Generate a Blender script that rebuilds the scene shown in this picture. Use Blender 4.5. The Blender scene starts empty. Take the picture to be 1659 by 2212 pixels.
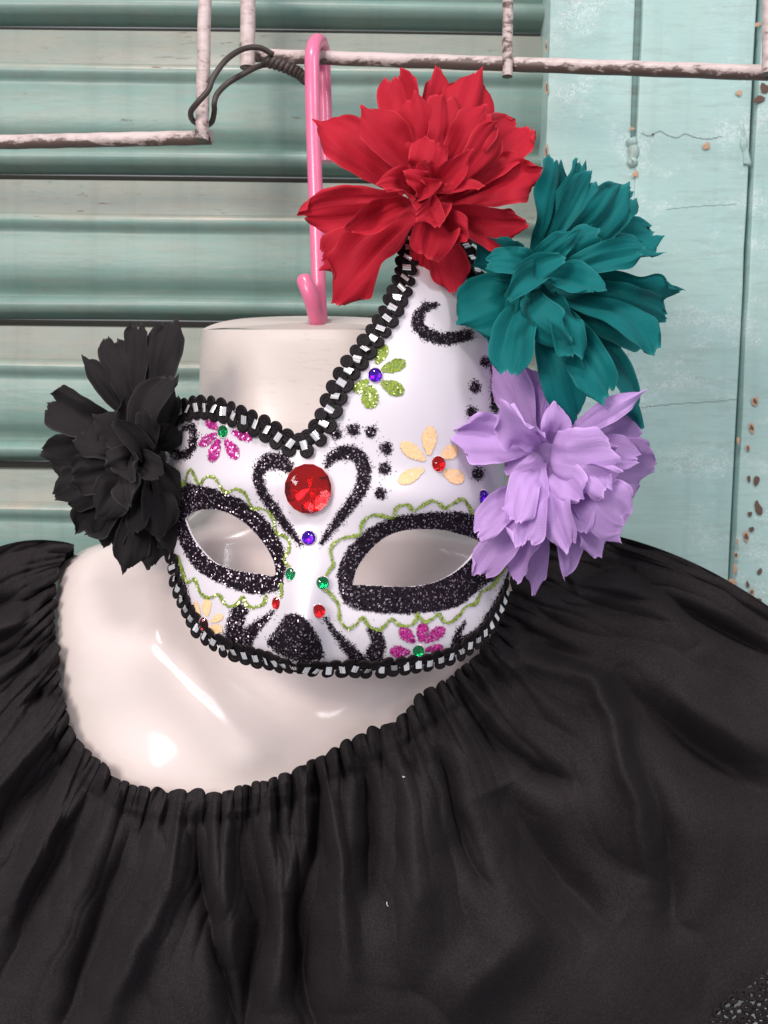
import bpy, bmesh, math, random
import numpy as np
from mathutils import Vector, Matrix
from mathutils.geometry import delaunay_2d_cdt
random.seed(7); RNG = np.random.default_rng(11)
S = bpy.context.scene; COL = S.collection
# ------------------------------------------------------------------ camera
CAMP = Vector((0.0, -0.55, 1.40)); F = 2200.0; W, H = 1659.0, 2212.0
R3 = (Matrix.Rotation(math.radians(85.5), 3, 'X') @ Matrix.Rotation(math.radians(0.75), 3, 'Z'))
cd = bpy.data.cameras.new('camera'); cam = bpy.data.objects.new('camera', cd); COL.objects.link(cam)
cam.matrix_world = Matrix.Translation(CAMP) @ R3.to_4x4()
cd.sensor_fit = 'VERTICAL'; cd.angle_y = 2*math.atan(H/2/F); cd.clip_start = 0.02; cd.clip_end = 60
cd.dof.use_dof = True; cd.dof.focus_distance = 0.50; cd.dof.aperture_fstop = cd.lens/2.0
S.camera = cam
# ------------------------------------------------------------------ surround light, lamps, exposure
wd = bpy.data.worlds.new('World'); S.world = wd; wd.use_nodes = True
bg = wd.node_tree.nodes['Background']; bg.inputs[0].default_value = (0.92, 0.93, 1.0, 1); bg.inputs[1].default_value = 0.40
S.view_settings.view_transform = 'Standard'; S.view_settings.look = 'None'
S.view_settings.exposure = 0.0; S.view_settings.gamma = 1.0
def lamp(name, shape, size, size_y, power, colour, loc, target):
    ld = bpy.data.lights.new(name, 'AREA'); ld.shape = shape; ld.size = size
    if size_y: ld.size_y = size_y
    ld.energy = power; ld.color = colour
    o = bpy.data.objects.new(name, ld); COL.objects.link(o); o.location = loc
    d = Vector(target)-Vector(loc); o.rotation_euler = d.to_track_quat('-Z', 'Y').to_euler()
    return o
lamp('stall_lamp', 'DISK', 0.45, None, 24.0, (1.0, 0.93, 0.92), (-0.32, -1.08, 3.12), (0.0, 0.0, 1.40))
lamp('left_fill_light', 'DISK', 0.55, None, 5.5, (1.0, 0.94, 0.95), (-0.80, -1.45, 1.80), (0.0, 0.0, 1.35))  # unseen lamp added as front-left fill for the chest
lamp('right_fill_light', 'DISK', 0.60, None, 11.0, (0.97, 0.96, 1.0), (1.05, -1.05, 2.45), (0.2, 0.1, 1.40))  # unseen lamp added as fill to brighten the door side
lamp('bulb_lamp', 'DISK', 0.17, None, 2.8, (1.0, 0.86, 0.68), (-0.46, -0.86, 1.74), (-0.1, 0.0, 1.3))
for k in range(12):          # circular tube round the bulb, hung up on the left of the stall
    a = 2*math.pi*k/12; c = Vector((-0.46, -0.86, 1.74)); ax = (Vector((-0.1, 0, 1.3))-c).normalized(); e1 = ax.orthogonal().normalized(); e2 = ax.cross(e1)
    o = lamp('ring_tube_lamp', 'RECTANGLE', 0.125, 0.045, 0.27, (0.93, 0.93, 1.0), c+(e1*math.cos(a)+e2*math.sin(a))*0.22, c+(e1*math.cos(a)+e2*math.sin(a))*0.22+ax)
    tn = (-e1*math.sin(a)+e2*math.cos(a)); o.rotation_euler = Matrix((tn, (-ax).cross(tn), -ax)).transposed().to_euler()

# ------------------------------------------------------------------ geometry helpers
def P(u, v, y):            # photo pixel + depth offset behind the mask plane -> world
    d = 0.55+y
    return CAMP + R3 @ Vector(((u-W/2)/F*d, (H/2-v)/F*d, -d))
R3n = np.array(R3); Cn = np.array(CAMP)
def PA(u, v, y):
    u = np.asarray(u, float); v = np.asarray(v, float); d = 0.55+np.asarray(y, float)
    u, v, d = np.broadcast_arrays(u, v, d)
    return np.stack([(u-W/2)/F*d, (H/2-v)/F*d, -d], -1) @ R3n.T + Cn
def PW(u, v, Y):           # photo pixel -> world point on the vertical plane y = Y
    r = R3 @ Vector(((u-W/2)/F, (H/2-v)/F, -1)); k = (Y-CAMP.y)/r.y
    return CAMP + r*k
VIEW = R3 @ Vector((0, 0, 1))      # towards the camera
WLOC = {}
def thing(name, loc, label, cat, group=None, **kw):
    o = bpy.data.objects.new(name, None); COL.objects.link(o); o.location = loc; o.empty_display_size = 0.02
    o['label'] = label; o['category'] = cat
    if group: o['group'] = group
    WLOC[o.name] = Vector(loc); return o
def mesh(name, V, Fc, mats, parent=None, smooth=True, angle=None, fmat=None, uv=None):
    off = WLOC[parent.name] if parent else Vector((0, 0, 0))
    V = np.asarray([tuple(p) for p in V] if not isinstance(V, np.ndarray) else V, float)-np.array(off)
    m = bpy.data.meshes.new(name); m.from_pydata(V.tolist(), [], [list(map(int, f)) for f in Fc])
    if not isinstance(mats, (list, tuple)): mats = [mats]
    for k in mats: m.materials.append(k)
    if fmat is not None: m.polygons.foreach_set('material_index', np.asarray(fmat, np.int32))
    if uv is not None:
        l = m.uv_layers.new(name='UVMap'); idx = np.zeros(len(m.loops), np.int32)
        m.loops.foreach_get('vertex_index', idx); l.data.foreach_set('uv', np.asarray(uv, float)[idx].ravel())
    m.polygons.foreach_set('use_smooth', [smooth]*len(m.polygons)); m.update()
    if smooth and angle: m.set_sharp_from_angle(angle=math.radians(angle))
    o = bpy.data.objects.new(name, m); COL.objects.link(o)
    if parent: o.parent = parent
    WLOC[o.name] = off; return o
def inst(src, M, parent):          # copy sharing mesh data; M is a world matrix
    o = src.copy(); COL.objects.link(o); o.parent = parent
    o.matrix_local = Matrix.Translation(-WLOC[parent.name]) @ M; WLOC[o.name] = WLOC[parent.name]; return o
def grid_faces(nu, nv, wrap=False):
    f = []
    for i in range(nu-1):
        for j in range(nv if wrap else nv-1):
            f.append((i*nv+j, i*nv+(j+1) % nv, (i+1)*nv+(j+1) % nv, (i+1)*nv+j))
    return f
def catmull(pts, n=8):
    p = [np.array(q, float) for q in pts]; p = [2*p[0]-p[1]]+p+[2*p[-1]-p[-2]]; out = []
    for i in range(1, len(p)-2):
        for k in range(n):
            t = k/n; a, b, c, d = p[i-1:i+3]
            out.append(.5*((2*b)+(c-a)*t+(2*a-5*b+4*c-d)*t*t+(-a+3*b-3*c+d)*t**3))
    out.append(p[-2]); return np.array(out)
def tube(pts, r, seg=14, caps=True, jag=0.0, seed=0):
    pts = [Vector(p) for p in pts]; n = len(pts); r = [r]*n if np.isscalar(r) else r
    rg = random.Random(seed); V = []; up = None
    for i, p in enumerate(pts):
        t = (pts[min(i+1, n-1)]-pts[max(i-1, 0)]).normalized()
        if up is None: up = t.orthogonal().normalized()
        up = (up-t*up.dot(t)).normalized(); s = t.cross(up)
        for k in range(seg):
            a = 2*math.pi*k/seg; q = r[i]*(1+rg.uniform(-jag, jag))
            V.append(p+up*math.cos(a)*q+s*math.sin(a)*q)
    Fc = grid_faces(n, seg, True)
    if caps:
        Fc.append(tuple(range(seg))[::-1]); Fc.append(tuple((n-1)*seg+k for k in range(seg)))
    return V, Fc
def join(parts):
    V = []; Fc = []
    for v, f in parts:
        o = len(V); V += [tuple(p) for p in v]; Fc += [tuple(i+o for i in q) for q in f]
    return V, Fc
def line_pts(a, b, n=24): return [Vector(a).lerp(Vector(b), i/(n-1)) for i in range(n)]
# smooth value noise
def vnoise(x, y, seed=0):
    x = np.asarray(x, float); y = np.asarray(y, float); xi = np.floor(x).astype(int); yi = np.floor(y).astype(int)
    fx = x-xi; fy = y-yi; fx = fx*fx*(3-2*fx); fy = fy*fy*(3-2*fy)
    def h(a, b):
        q = np.sin(a*127.1+b*311.7+seed*74.7)*43758.5453; return q-np.floor(q)
    return ((h(xi, yi)*(1-fx)+h(xi+1, yi)*fx)*(1-fy)+(h(xi, yi+1)*(1-fx)+h(xi+1, yi+1)*fx)*fy)*2-1
# 2-D signed distances in photo pixels
def sd_poly(u, v, poly):
    p = np.asarray(poly, float); d = np.full(u.shape, 1e9); ins = np.zeros(u.shape, bool)
    for i in range(len(p)):
        a = p[i]; b = p[(i+1) % len(p)]; e = b-a; wx = u-a[0]; wy = v-a[1]
        t = np.clip((wx*e[0]+wy*e[1])/max(e@e, 1e-9), 0, 1)
        d = np.minimum(d, (wx-e[0]*t)**2+(wy-e[1]*t)**2)
        c = ((a[1] <= v) & (b[1] > v)) | ((b[1] <= v) & (a[1] > v))
        ins ^= c & (u < a[0]+(v-a[1])/(e[1] if abs(e[1]) > 1e-9 else 1e-9)*e[0])
    d = np.sqrt(d); return np.where(ins, -d, d)
def sd_stroke(u, v, pts):            # pts of (u, v, full width)
    d = np.full(u.shape, 1e9)
    for a, b in zip(pts[:-1], pts[1:]):
        ex, ey = b[0]-a[0], b[1]-a[1]; L = max(ex*ex+ey*ey, 1e-9)
        t = np.clip(((u-a[0])*ex+(v-a[1])*ey)/L, 0, 1)
        d = np.minimum(d, np.hypot(u-a[0]-ex*t, v-a[1]-ey*t)-(a[2]+(b[2]-a[2])*t)/2)
    return d
# ------------------------------------------------------------------ materials
def nodes(name):
    m = bpy.data.materials.new(name); m.use_nodes = True; nt = m.node_tree
    return m, nt, nt.nodes['Principled BSDF']
class NT:
    def __init__(s, nt): s.nt = nt; s.L = nt.links.new
    def n(s, t, **kw):
        x = s.nt.nodes.new(t)
        for k, v in kw.items():
            if k in ('inp',):
                for a, b in v.items():
                    if hasattr(b, 'default_value') or isinstance(b, bpy.types.NodeSocket): s.L(b, x.inputs[a])
                    else: x.inputs[a].default_value = b
            else: setattr(x, k, v)
        return x
    def noise(s, vec, scale, detail=3, rough=.55, dist=0): return s.n('ShaderNodeTexNoise', inp={'Vector': vec, 'Scale': scale, 'Detail': detail, 'Roughness': rough, 'Distortion': dist}).outputs[0]
    def ramp(s, fac, a, b):
        x = s.n('ShaderNodeMapRange', inp={'Value': fac, 'From Min': a, 'From Max': b}); x.clamp = True; return x.outputs[0]
    def mix(s, fac, a, b):
        x = s.n('ShaderNodeMix', data_type='RGBA'); 
        for sock, val in ((x.inputs[0], fac), (x.inputs[6], a), (x.inputs[7], b)):
            if isinstance(val, bpy.types.NodeSocket): s.L(val, sock)
            else: sock.default_value = val if not isinstance(val, tuple) else (*val, 1)[:4]
        return x.outputs[2]
    def math(s, op, a, b=0.0):
        return s.n('ShaderNodeMath', operation=op, inp={0: a, 1: b}).outputs[0]
    def scale(s, vec, sc): return s.n('ShaderNodeMapping', inp={'Vector': vec, 'Scale': sc}).outputs[0]
    def bump(s, h, strength, dist): return s.n('ShaderNodeBump', inp={'Height': h, 'Strength': strength, 'Distance': dist}).outputs[0]
def simple(name, col, rough=.5, metal=0, spec=.5, coat=0, **kw):
    m, nt, b = nodes(name); b.inputs['Base Color'].default_value = (*col, 1); b.inputs['Roughness'].default_value = rough
    b.inputs['Metallic'].default_value = metal; b.inputs['Specular IOR Level'].default_value = spec; b.inputs['Coat Weight'].default_value = coat
    b.inputs['Coat Roughness'].default_value = .05
    return m
def pos(t): return t.n('ShaderNodeNewGeometry').outputs['Position']

def mat_painted_metal(name, base, dust, chip, dustmix=.35, rough=.38, stretch=(3, 1, 26), chipcut=.70, white=0.0):
    m, nt, b = nodes(name); t = NT(nt); p = pos(t)
    n1 = t.noise(t.scale(p, stretch), 6, 5); n2 = t.noise(p, 9, 4); n3 = t.noise(t.scale(p, (30, 30, 90)), 4, 6, .7)
    c = t.mix(t.math('MULTIPLY', t.ramp(n1, .38, .68), dustmix), base, dust)
    c = t.mix(t.math('MULTIPLY', t.ramp(n2, .42, .72), .35), c, tuple(x*.82 for x in base))
    c = t.mix(t.math('MULTIPLY', t.ramp(n3, .55, .75), .22), c, tuple(min(1, x*1.35) for x in base))
    drip = t.noise(t.scale(p, (70, 1, 3)), 1.0, 4, .6); c = t.mix(t.math('MULTIPLY', t.ramp(drip, .52, .74), .30), c, tuple(x*.62 for x in base)); g2 = t.noise(t.scale(p, (10, 10, 55)), 3, 7, .8); c = t.mix(t.math('MULTIPLY', t.ramp(g2, .50, .68), .50), c, tuple(x*.66 for x in dust))
    chipm = t.math('MULTIPLY', t.ramp(t.noise(t.scale(p, (60 if white else 24, 60, 150)), 2, 5, .65), chipcut, chipcut+.02), t.ramp(t.noise(p, 12, 2), .5, .6))
    c = t.mix(chipm, c, chip)
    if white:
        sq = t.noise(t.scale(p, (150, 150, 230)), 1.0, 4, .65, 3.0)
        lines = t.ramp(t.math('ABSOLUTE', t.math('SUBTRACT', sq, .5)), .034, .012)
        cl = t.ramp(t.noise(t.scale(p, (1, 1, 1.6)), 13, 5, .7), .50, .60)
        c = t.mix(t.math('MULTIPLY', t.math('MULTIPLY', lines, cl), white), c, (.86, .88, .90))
    nt.links.new(c, b.inputs['Base Color'])
    nt.links.new(t.ramp(n1, -.2, 1.1), b.inputs['Roughness']) if False else None
    b.inputs['Roughness'].default_value = rough; b.inputs['Specular IOR Level'].default_value = .45
    h = t.math('ADD', t.math('MULTIPLY', t.noise(t.scale(p, (1, 1, 5)), 60, 5), .6), t.math('MULTIPLY', chipm, -.8))
    nt.links.new(t.bump(h, .45, .0007), b.inputs['Normal']); return m
TEAL = (.180, .300, .265); 
M_SLAT = mat_painted_metal('teal_slat_paint', TEAL, (.28, .31, .27), (.16, .11, .08), .5)
M_BAND = mat_painted_metal('dusty_band_paint', (.225, .268, .232), (.31, .285, .235), (.17, .12, .09), .6, .42, chipcut=.62)
M_LIP = mat_painted_metal('worn_highlight_lip_paint', (.28, .36, .315), (.44, .38, .31), (.20, .13, .09), .8, .3, chipcut=.64)  # lighter base paints the lip's highlight along with its worn patches
M_DARK = simple('shadow_gap_metal', (.05, .05, .045), .9)  # near-black colour paints the shade in the gaps between slats
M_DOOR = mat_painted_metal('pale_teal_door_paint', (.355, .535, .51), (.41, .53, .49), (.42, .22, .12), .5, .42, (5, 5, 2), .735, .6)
M_WELD = mat_painted_metal('painted_weld', (.33, .49, .455), (.40, .44, .40), (.36, .20, .12), .6, .35, (30, 30, 30), .68)
M_CHIP = simple('rusty_primer', (.46, .29, .19), .8); M_BARE = simple('rusted_bare_metal', (.11, .065, .05), .8)

def mat_rod():
    m, nt, b = nodes('chipped_white_rod_paint'); t = NT(nt); p = pos(t)
    nz = t.n('ShaderNodeSeparateXYZ', inp={0: t.n('ShaderNodeNewGeometry').outputs['Normal']}).outputs[2]
    n = t.noise(t.scale(p, (45, 90, 110)), 2.6, 7, .7); f = t.noise(p, 19, 3)
    k = t.math('ADD', t.math('ADD', t.math('MULTIPLY', n, .8), t.math('MULTIPLY', f, .45)), t.math('MULTIPLY', nz, -.20))  # undersides browner: rust plus some shading put into the colour
    chip = t.ramp(k, .655, .72); dirt_shade = t.ramp(k, .50, .74)
    c = t.mix(t.math('MULTIPLY', dirt_shade, .75), (.56, .46, .45), (.26, .19, .17)); c = t.mix(chip, c, (.10, .065, .055))
    nt.links.new(c, b.inputs['Base Color']); b.inputs['Roughness'].default_value = .45
    nt.links.new(t.bump(t.math('ADD', t.math('MULTIPLY', chip, -1.0), n), .25, .0005), b.inputs['Normal']); return m
M_ROD = mat_rod()
M_WIRE = simple('dark_binding_wire', (.045, .032, .028), .5)
def mat_plastic(name, col, rough=.3, sss=.15):
    m, nt, b = nodes(name); t = NT(nt); p = pos(t)
    n = t.noise(p, 60, 3); c = t.mix(t.ramp(n, .35, .7), col, tuple(x*.9 for x in col)); nt.links.new(c, b.inputs['Base Color'])
    b.inputs['Roughness'].default_value = rough; b.inputs['Coat Weight'].default_value = .3; b.inputs['Coat Roughness'].default_value = .1
    nt.links.new(t.bump(t.noise(p, 180, 3), .12, .0006), b.inputs['Normal']); return m
M_HOOK = mat_plastic('pink_hook_plastic', (.78, .17, .32))
def mat_mannequin():
    m, nt, b = nodes('glossy_cream_plastic'); t = NT(nt); p = pos(t)
    z = t.n('ShaderNodeSeparateXYZ', inp={0: p}).outputs[2]
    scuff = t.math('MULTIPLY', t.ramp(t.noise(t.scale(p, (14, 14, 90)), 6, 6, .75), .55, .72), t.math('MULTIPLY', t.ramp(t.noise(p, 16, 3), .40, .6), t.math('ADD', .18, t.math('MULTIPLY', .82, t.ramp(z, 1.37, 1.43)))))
    neck = t.ramp(z, 1.39, 1.43)  # neck colour darkened to offset strong light on it, plus dull scuffing
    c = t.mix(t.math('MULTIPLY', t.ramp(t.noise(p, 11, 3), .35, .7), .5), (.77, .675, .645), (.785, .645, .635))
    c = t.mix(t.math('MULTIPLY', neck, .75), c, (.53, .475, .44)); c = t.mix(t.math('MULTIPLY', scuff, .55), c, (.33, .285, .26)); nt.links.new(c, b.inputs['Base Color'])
    r = t.math('ADD', .15, t.math('ADD', t.math('MULTIPLY', neck, .34), t.math('MULTIPLY', scuff, .25)))
    nt.links.new(r, b.inputs['Roughness']); b.inputs['Specular IOR Level'].default_value = .6
    nt.links.new(t.bump(t.noise(p, 55, 2), .10, .0006), b.inputs['Normal']); return m
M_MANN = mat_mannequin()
def mat_mask():
    m, nt, b = nodes('white_mask_plastic'); t = NT(nt); p = pos(t)
    c = t.mix(t.ramp(t.noise(p, 30, 3), .3, .75), (.69, .645, .70), (.66, .615, .67)); nt.links.new(c, b.inputs['Base Color'])
    b.inputs['Roughness'].default_value = .30; b.inputs['Specular IOR Level'].default_value = .5
    b.inputs['Subsurface Weight'].default_value = .12; b.inputs['Subsurface Radius'].default_value = (.004, .003, .003); b.inputs['Subsurface Scale'].default_value = 1
    nt.links.new(t.bump(t.noise(p, 70, 3), .10, .0005), b.inputs['Normal']); return m
M_MASK = mat_mask()
def mat_glitter(name, base, flake, cut=.80, sc=1250, rough=.45, metal=.85, dark=.55, tilt=.9):
    m, nt, b = nodes(name); t = NT(nt); p = pos(t)
    vo = t.n('ShaderNodeTexVoronoi', inp={'Vector': p, 'Scale': sc}); rgb = t.n('ShaderNodeSeparateColor', inp={0: vo.outputs['Color']})
    f = t.ramp(rgb.outputs[0], cut, cut+.03)
    c = t.mix(rgb.outputs[1], base, tuple(x*dark for x in base)); c = t.mix(f, c, flake)
    nt.links.new(c, b.inputs['Base Color']); nt.links.new(t.math('MULTIPLY', f, metal), b.inputs['Metallic'])
    nt.links.new(t.math('SUBTRACT', rough+.15, t.math('MULTIPLY', f, .25)), b.inputs['Roughness'])
    nt.links.new(t.math('ADD', .12, t.math('MULTIPLY', f, .5)), b.inputs['Specular IOR Level'])
    nrm = t.n('ShaderNodeVectorMath', operation='NORMALIZE', inp={0: t.n('ShaderNodeVectorMath', operation='ADD', inp={
        0: t.n('ShaderNodeNewGeometry').outputs['Normal'],
        1: t.n('ShaderNodeVectorMath', operation='SCALE', inp={0: t.n('ShaderNodeVectorMath', operation='SUBTRACT', inp={0: vo.outputs['Color'], 1: (.5, .5, .5)}).outputs[0], 'Scale': tilt}).outputs[0]}).outputs[0]}).outputs[0]
    nt.links.new(nrm, b.inputs['Normal']); return m
M_GBLACK = mat_glitter('black_glitter', (.012, .0065, .012), (.46, .37, .44), .88, 1450)
M_GPINK = mat_glitter('magenta_glitter', (.52, .03, .27), (.95, .45, .75), .82)
M_GGREEN = mat_glitter('lime_glitter', (.27, .37, .055), (.80, .90, .42), .80, dark=.62)
M_GORANGE = mat_glitter('peach_glitter', (.95, .60, .33), (1.0, .84, .62), .93, rough=.6, metal=.4, dark=.97, tilt=.2)
def mat_petal(name, col, trans=.2, rough=.58, sheen=.05, rib=.3):
    m, nt, b = nodes(name); t = NT(nt); uv = t.n('ShaderNodeTexCoord').outputs['UV']; p = pos(t)
    n = t.noise(p, 45, 4); c = t.mix(t.ramp(n, .3, .75), col, tuple(x*.84 for x in col))
    oi = t.n('ShaderNodeObjectInfo').outputs['Random']; c = t.mix(t.math('MULTIPLY', oi, .5), c, tuple(min(1, x*.78) for x in col)); fb = t.noise(t.scale(uv, (60, 5, 1)), 1.0, 3, .7); c = t.mix(t.math('MULTIPLY', t.ramp(fb, .45, .75), .13), c, tuple(min(1, x*1.3+.006) for x in col))
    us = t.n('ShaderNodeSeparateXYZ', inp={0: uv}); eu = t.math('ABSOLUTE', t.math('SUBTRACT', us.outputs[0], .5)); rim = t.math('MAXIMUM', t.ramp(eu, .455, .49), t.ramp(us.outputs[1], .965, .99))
    c = t.mix(t.math('MULTIPLY', rim, .45), c, tuple(min(1, x*1.35+.03) for x in col)); c = t.mix(t.math('MULTIPLY', t.ramp(us.outputs[1], .55, .0), .30), c, tuple(x*.6 for x in col))  # pale cut edges; petal bases painted darker as shade inside the flower
    nt.links.new(c, b.inputs['Base Color']); b.inputs['Roughness'].default_value = rough
    b.inputs['Sheen Weight'].default_value = sheen; b.inputs['Sheen Roughness'].default_value = .5; b.inputs['Specular IOR Level'].default_value = .12
    w = t.n('ShaderNodeTexWave', bands_direction='Y', inp={'Vector': uv, 'Scale': 14.0, 'Distortion': 1.2, 'Detail': 2.0}).outputs['Fac']
    w2 = t.noise(t.scale(uv, (22, 1.6, 1)), 1.0, 4, .6)
    hh = t.math('ADD', t.math('MULTIPLY', w, .10), t.math('MULTIPLY', w2, .45)); bp = t.bump(hh, rib+.25, .0011); nt.links.new(bp, b.inputs['Normal'])
    tr = t.n('ShaderNodeBsdfTranslucent', inp={'Color': c, 'Normal': bp})
    mx = t.n('ShaderNodeMixShader', inp={0: trans, 1: b.outputs[0], 2: tr.outputs[0]})
    nt.links.new(mx.outputs[0], nt.nodes['Material Output'].inputs[0]); return m
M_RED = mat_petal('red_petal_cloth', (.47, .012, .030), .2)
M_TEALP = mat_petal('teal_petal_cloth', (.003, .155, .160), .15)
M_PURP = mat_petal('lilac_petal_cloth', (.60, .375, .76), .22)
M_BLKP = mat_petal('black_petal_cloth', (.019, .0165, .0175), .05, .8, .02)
def mat_cloth():
    m, nt, b = nodes('black_cotton'); t = NT(nt); p = pos(t)
    n = t.noise(p, 30, 4); fine = t.noise(p, 1150, 2, .8)
    c = t.mix(t.ramp(n, .3, .7), (.0225, .0192, .0208), (.0170, .0147, .0160)); c = t.mix(t.math('MULTIPLY', t.ramp(fine, .4, .7), .6), c, (.045, .039, .040))
    nt.links.new(c, b.inputs['Base Color']); b.inputs['Roughness'].default_value = 1.0; b.inputs['Specular IOR Level'].default_value = .03
    b.inputs['Sheen Weight'].default_value = .0; b.inputs['Sheen Roughness'].default_value = .6; b.inputs['Sheen Tint'].default_value = (.8, .7, .72, 1)
    nt.links.new(t.bump(t.math('ADD', t.math('MULTIPLY', fine, .5), t.noise(p, 160, 5, .7)), .5, .0009), b.inputs['Normal']); return m
M_CLOTH = mat_cloth()
M_CORD = simple('black_satin_cord', (.011, .008, .0095), .55, 0, .14)
M_FOIL = simple('silver_foil', (.95, .95, .98), .22, .72)
def mat_gem(name, col):
    m, nt, b = nodes(name); b.inputs['Base Color'].default_value = (*col, 1); b.inputs['Transmission Weight'].default_value = 1.0
    b.inputs['Roughness'].default_value = .02; b.inputs['IOR'].default_value = 1.5; return m
M_GRED = mat_gem('red_rhinestone', (.95, .16, .18)); M_GPUR = mat_gem('purple_rhinestone', (.50, .16, .90)); M_GGRN = mat_gem('green_rhinestone', (.05, .72, .46))
M_FRED = simple('red_foil', (.92, .06, .08), .12, .9); M_FPUR = simple('purple_foil', (.40, .06, .85), .2, .9); M_FGRN = simple('green_foil', (.02, .60, .36), .2, .9)
M_CLEAR = simple('clear_gem_rim', (.75, .62, .64), .08, .3)
M_WHITE = simple('white_cotton', (.72, .74, .72), .9)
M_HOLE = simple('neck_hole_grey', (.30, .26, .24), .9)

# ================================================================== roller shutter
YW = 0.185
gaps = [PW(20, v, YW).z for v in (46, 372, 690, 997)]
pitch = (gaps[0]-gaps[3])/3; z0 = gaps[0]
print('gaps', gaps, 'pitch', pitch)
prof = [(.000, -.010, 3), (.016, -.010, 3), (.046, -.006, 3), (.056, .0003, 1), (.16, .0012, 1), (.275, .0022, 1), (.288, .0028, 2), (.297, .0060, 2), (.306, .0078, 2), (.33, .0085, 0),
        (.362, .0078, 0), (.385, .0052, 0), (.405, .0036, 0), (.43, .0040, 0), (.50, .0046, 0), (.62, .0046, 0), (.70, .0038, 0), (.74, .0020, 0), (.78, -.0020, 0), (.815, -.0050, 0), (.84, -.0052, 0)]
for k in range(11):
    a = math.radians(-88+k*17.4); prof.append((.908+.062*math.sin(a)*1.0, -.002+.0115*max(0, math.cos(a))**.8, 0))
prof += [(.985, -.004, 0), (.996, -.010, 3)]
XL, XR = -0.62, PW(1250, 600, YW).x
shutter = thing('roller_shutter', ((XL+XR)/2, YW, z0-4*pitch), 'teal painted metal roller shutter of horizontal slats, dusty and scuffed, behind the mask', 'shutter')
nx = 46; src = None
for i in range(-2, 8):
    if src is None:
        V = []; fm = []; xs = np.linspace(XL, XR, nx)
        for x in xs:
            for (f, p_, k) in prof: V.append((x, YW-p_+.0004*vnoise(x*9, f*5, 3), z0-f*pitch+.0006*vnoise(x*6, f*2, 8)))
        Fc = grid_faces(nx, len(prof))
        for a in range(nx-1):
            for j in range(len(prof)-1): fm.append(prof[j+1][2] if prof[j][2] == 3 else prof[j][2])
        src = mesh('slat', V, Fc, [M_SLAT, M_BAND, M_LIP, M_DARK], shutter, True, 50, fm)
        src.location.z = -i*pitch
    else:
        o = src.copy(); COL.objects.link(o); o.parent = shutter; o.location = (0, 0, -i*pitch); WLOC[o.name] = WLOC[shutter.name]
# ================================================================== painted door / shutter post on the right
YD = YW-.030
xa, xb, xc, xd = PW(1178, 400, YD).x, PW(1364, 400, YD).x, PW(1612, 500, YD).x, PW(1990, 500, YD).x
post = thing('metal_door_panel', ((xa+xd)/2, YD, 1.0), 'pale teal painted metal door edge with scuffs and rust chips, on the right beside the shutter', 'door')
def board(name, x0, x1, y0, y1, bev=.0016, lean=0.0):
    z1, zb = 1.95, .85; V = []; n = 40
    sec = [(x0, y1), (x0, y0+bev), (x0+bev*.3, y0+bev*.3), (x0+bev, y0), (x1-bev, y0), (x1-bev*.3, y0+bev*.3), (x1, y0+bev), (x1, y1)]
    for k in range(n):
        z = zb+(z1-zb)*k/(n-1)
        for j, (x, y) in enumerate(sec):
            V.append((x+lean*(z-1.45)+(.0005*vnoise(z*40, j > 3, 5) if j not in (0, 7) else 0), y, z))
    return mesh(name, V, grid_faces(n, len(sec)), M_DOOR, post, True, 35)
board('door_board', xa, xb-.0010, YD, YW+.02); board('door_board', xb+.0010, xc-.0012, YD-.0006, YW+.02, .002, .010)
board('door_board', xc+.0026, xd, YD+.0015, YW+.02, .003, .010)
mesh('backing_strip', [(xb-.004, YD+.0022, .85), (xb+.004, YD+.0022, .85), (xb+.004, YD+.0022, 1.95), (xb-.004, YD+.0022, 1.95),
                       (xc-.012, YD+.010, .85), (xc+.012, YD+.010, .85), (xc+.012, YD+.010, 1.95), (xc-.012, YD+.010, 1.95)], [(0, 1, 2, 3), (4, 5, 6, 7)],
     mat_painted_metal('shaded_groove_paint', (.13, .24, .22), (.10, .09, .08), (.10, .07, .05), .7, .6), post, False)  # backing coloured darker than the door to paint the grooves' shade
parts = []
for path, r, off in (([(1366, 316), (1362, 300), (1368, 330), (1362, 352), (1372, 345)], .0042, .0014), ([(1604, 300), (1606, 330), (1612, 355), (1600, 270)], .0034, .0018)):
    c = catmull(path, 8); parts.append(tube([PW(q[0], q[1], YD-.0006+off) for i, q in enumerate(c)], [r*(.85+.15*math.sin(i*.5)) for i in range(len(c))], 10, True, .02, 3))
V, Fc = join(parts); mesh('weld_bead', V, Fc, M_WELD, post)
parts = []
for path, r in (([(1385, 287), (1403, 293), (1425, 283), (1440, 291), (1462, 297), (1480, 289), (1500, 296), (1530, 300), (1560, 294)], .00055), ([(1440, 452), (1500, 446), (1590, 441)], .0003), ([(1381, 880), (1460, 872), (1560, 866), (1606, 858)], .0003)):
    c = catmull(path, 8); parts.append(tube([PW(q[0], q[1]+1.5*math.sin(i*2.3), YD-.0008) for i, q in enumerate(c)], [r*.5*(.6+.4*abs(math.sin(i*.7))) for i in range(len(c))], 6))
V, Fc = join(parts); mesh('paint_crack', V, Fc, simple('crack_brown', (.25, .31, .28), .9), post)
zg = PW(1364, 318, YD).z
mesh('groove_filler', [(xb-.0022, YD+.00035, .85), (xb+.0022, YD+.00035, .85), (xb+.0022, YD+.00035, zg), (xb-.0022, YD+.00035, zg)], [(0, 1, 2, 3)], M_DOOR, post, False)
rg = random.Random(4)
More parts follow.
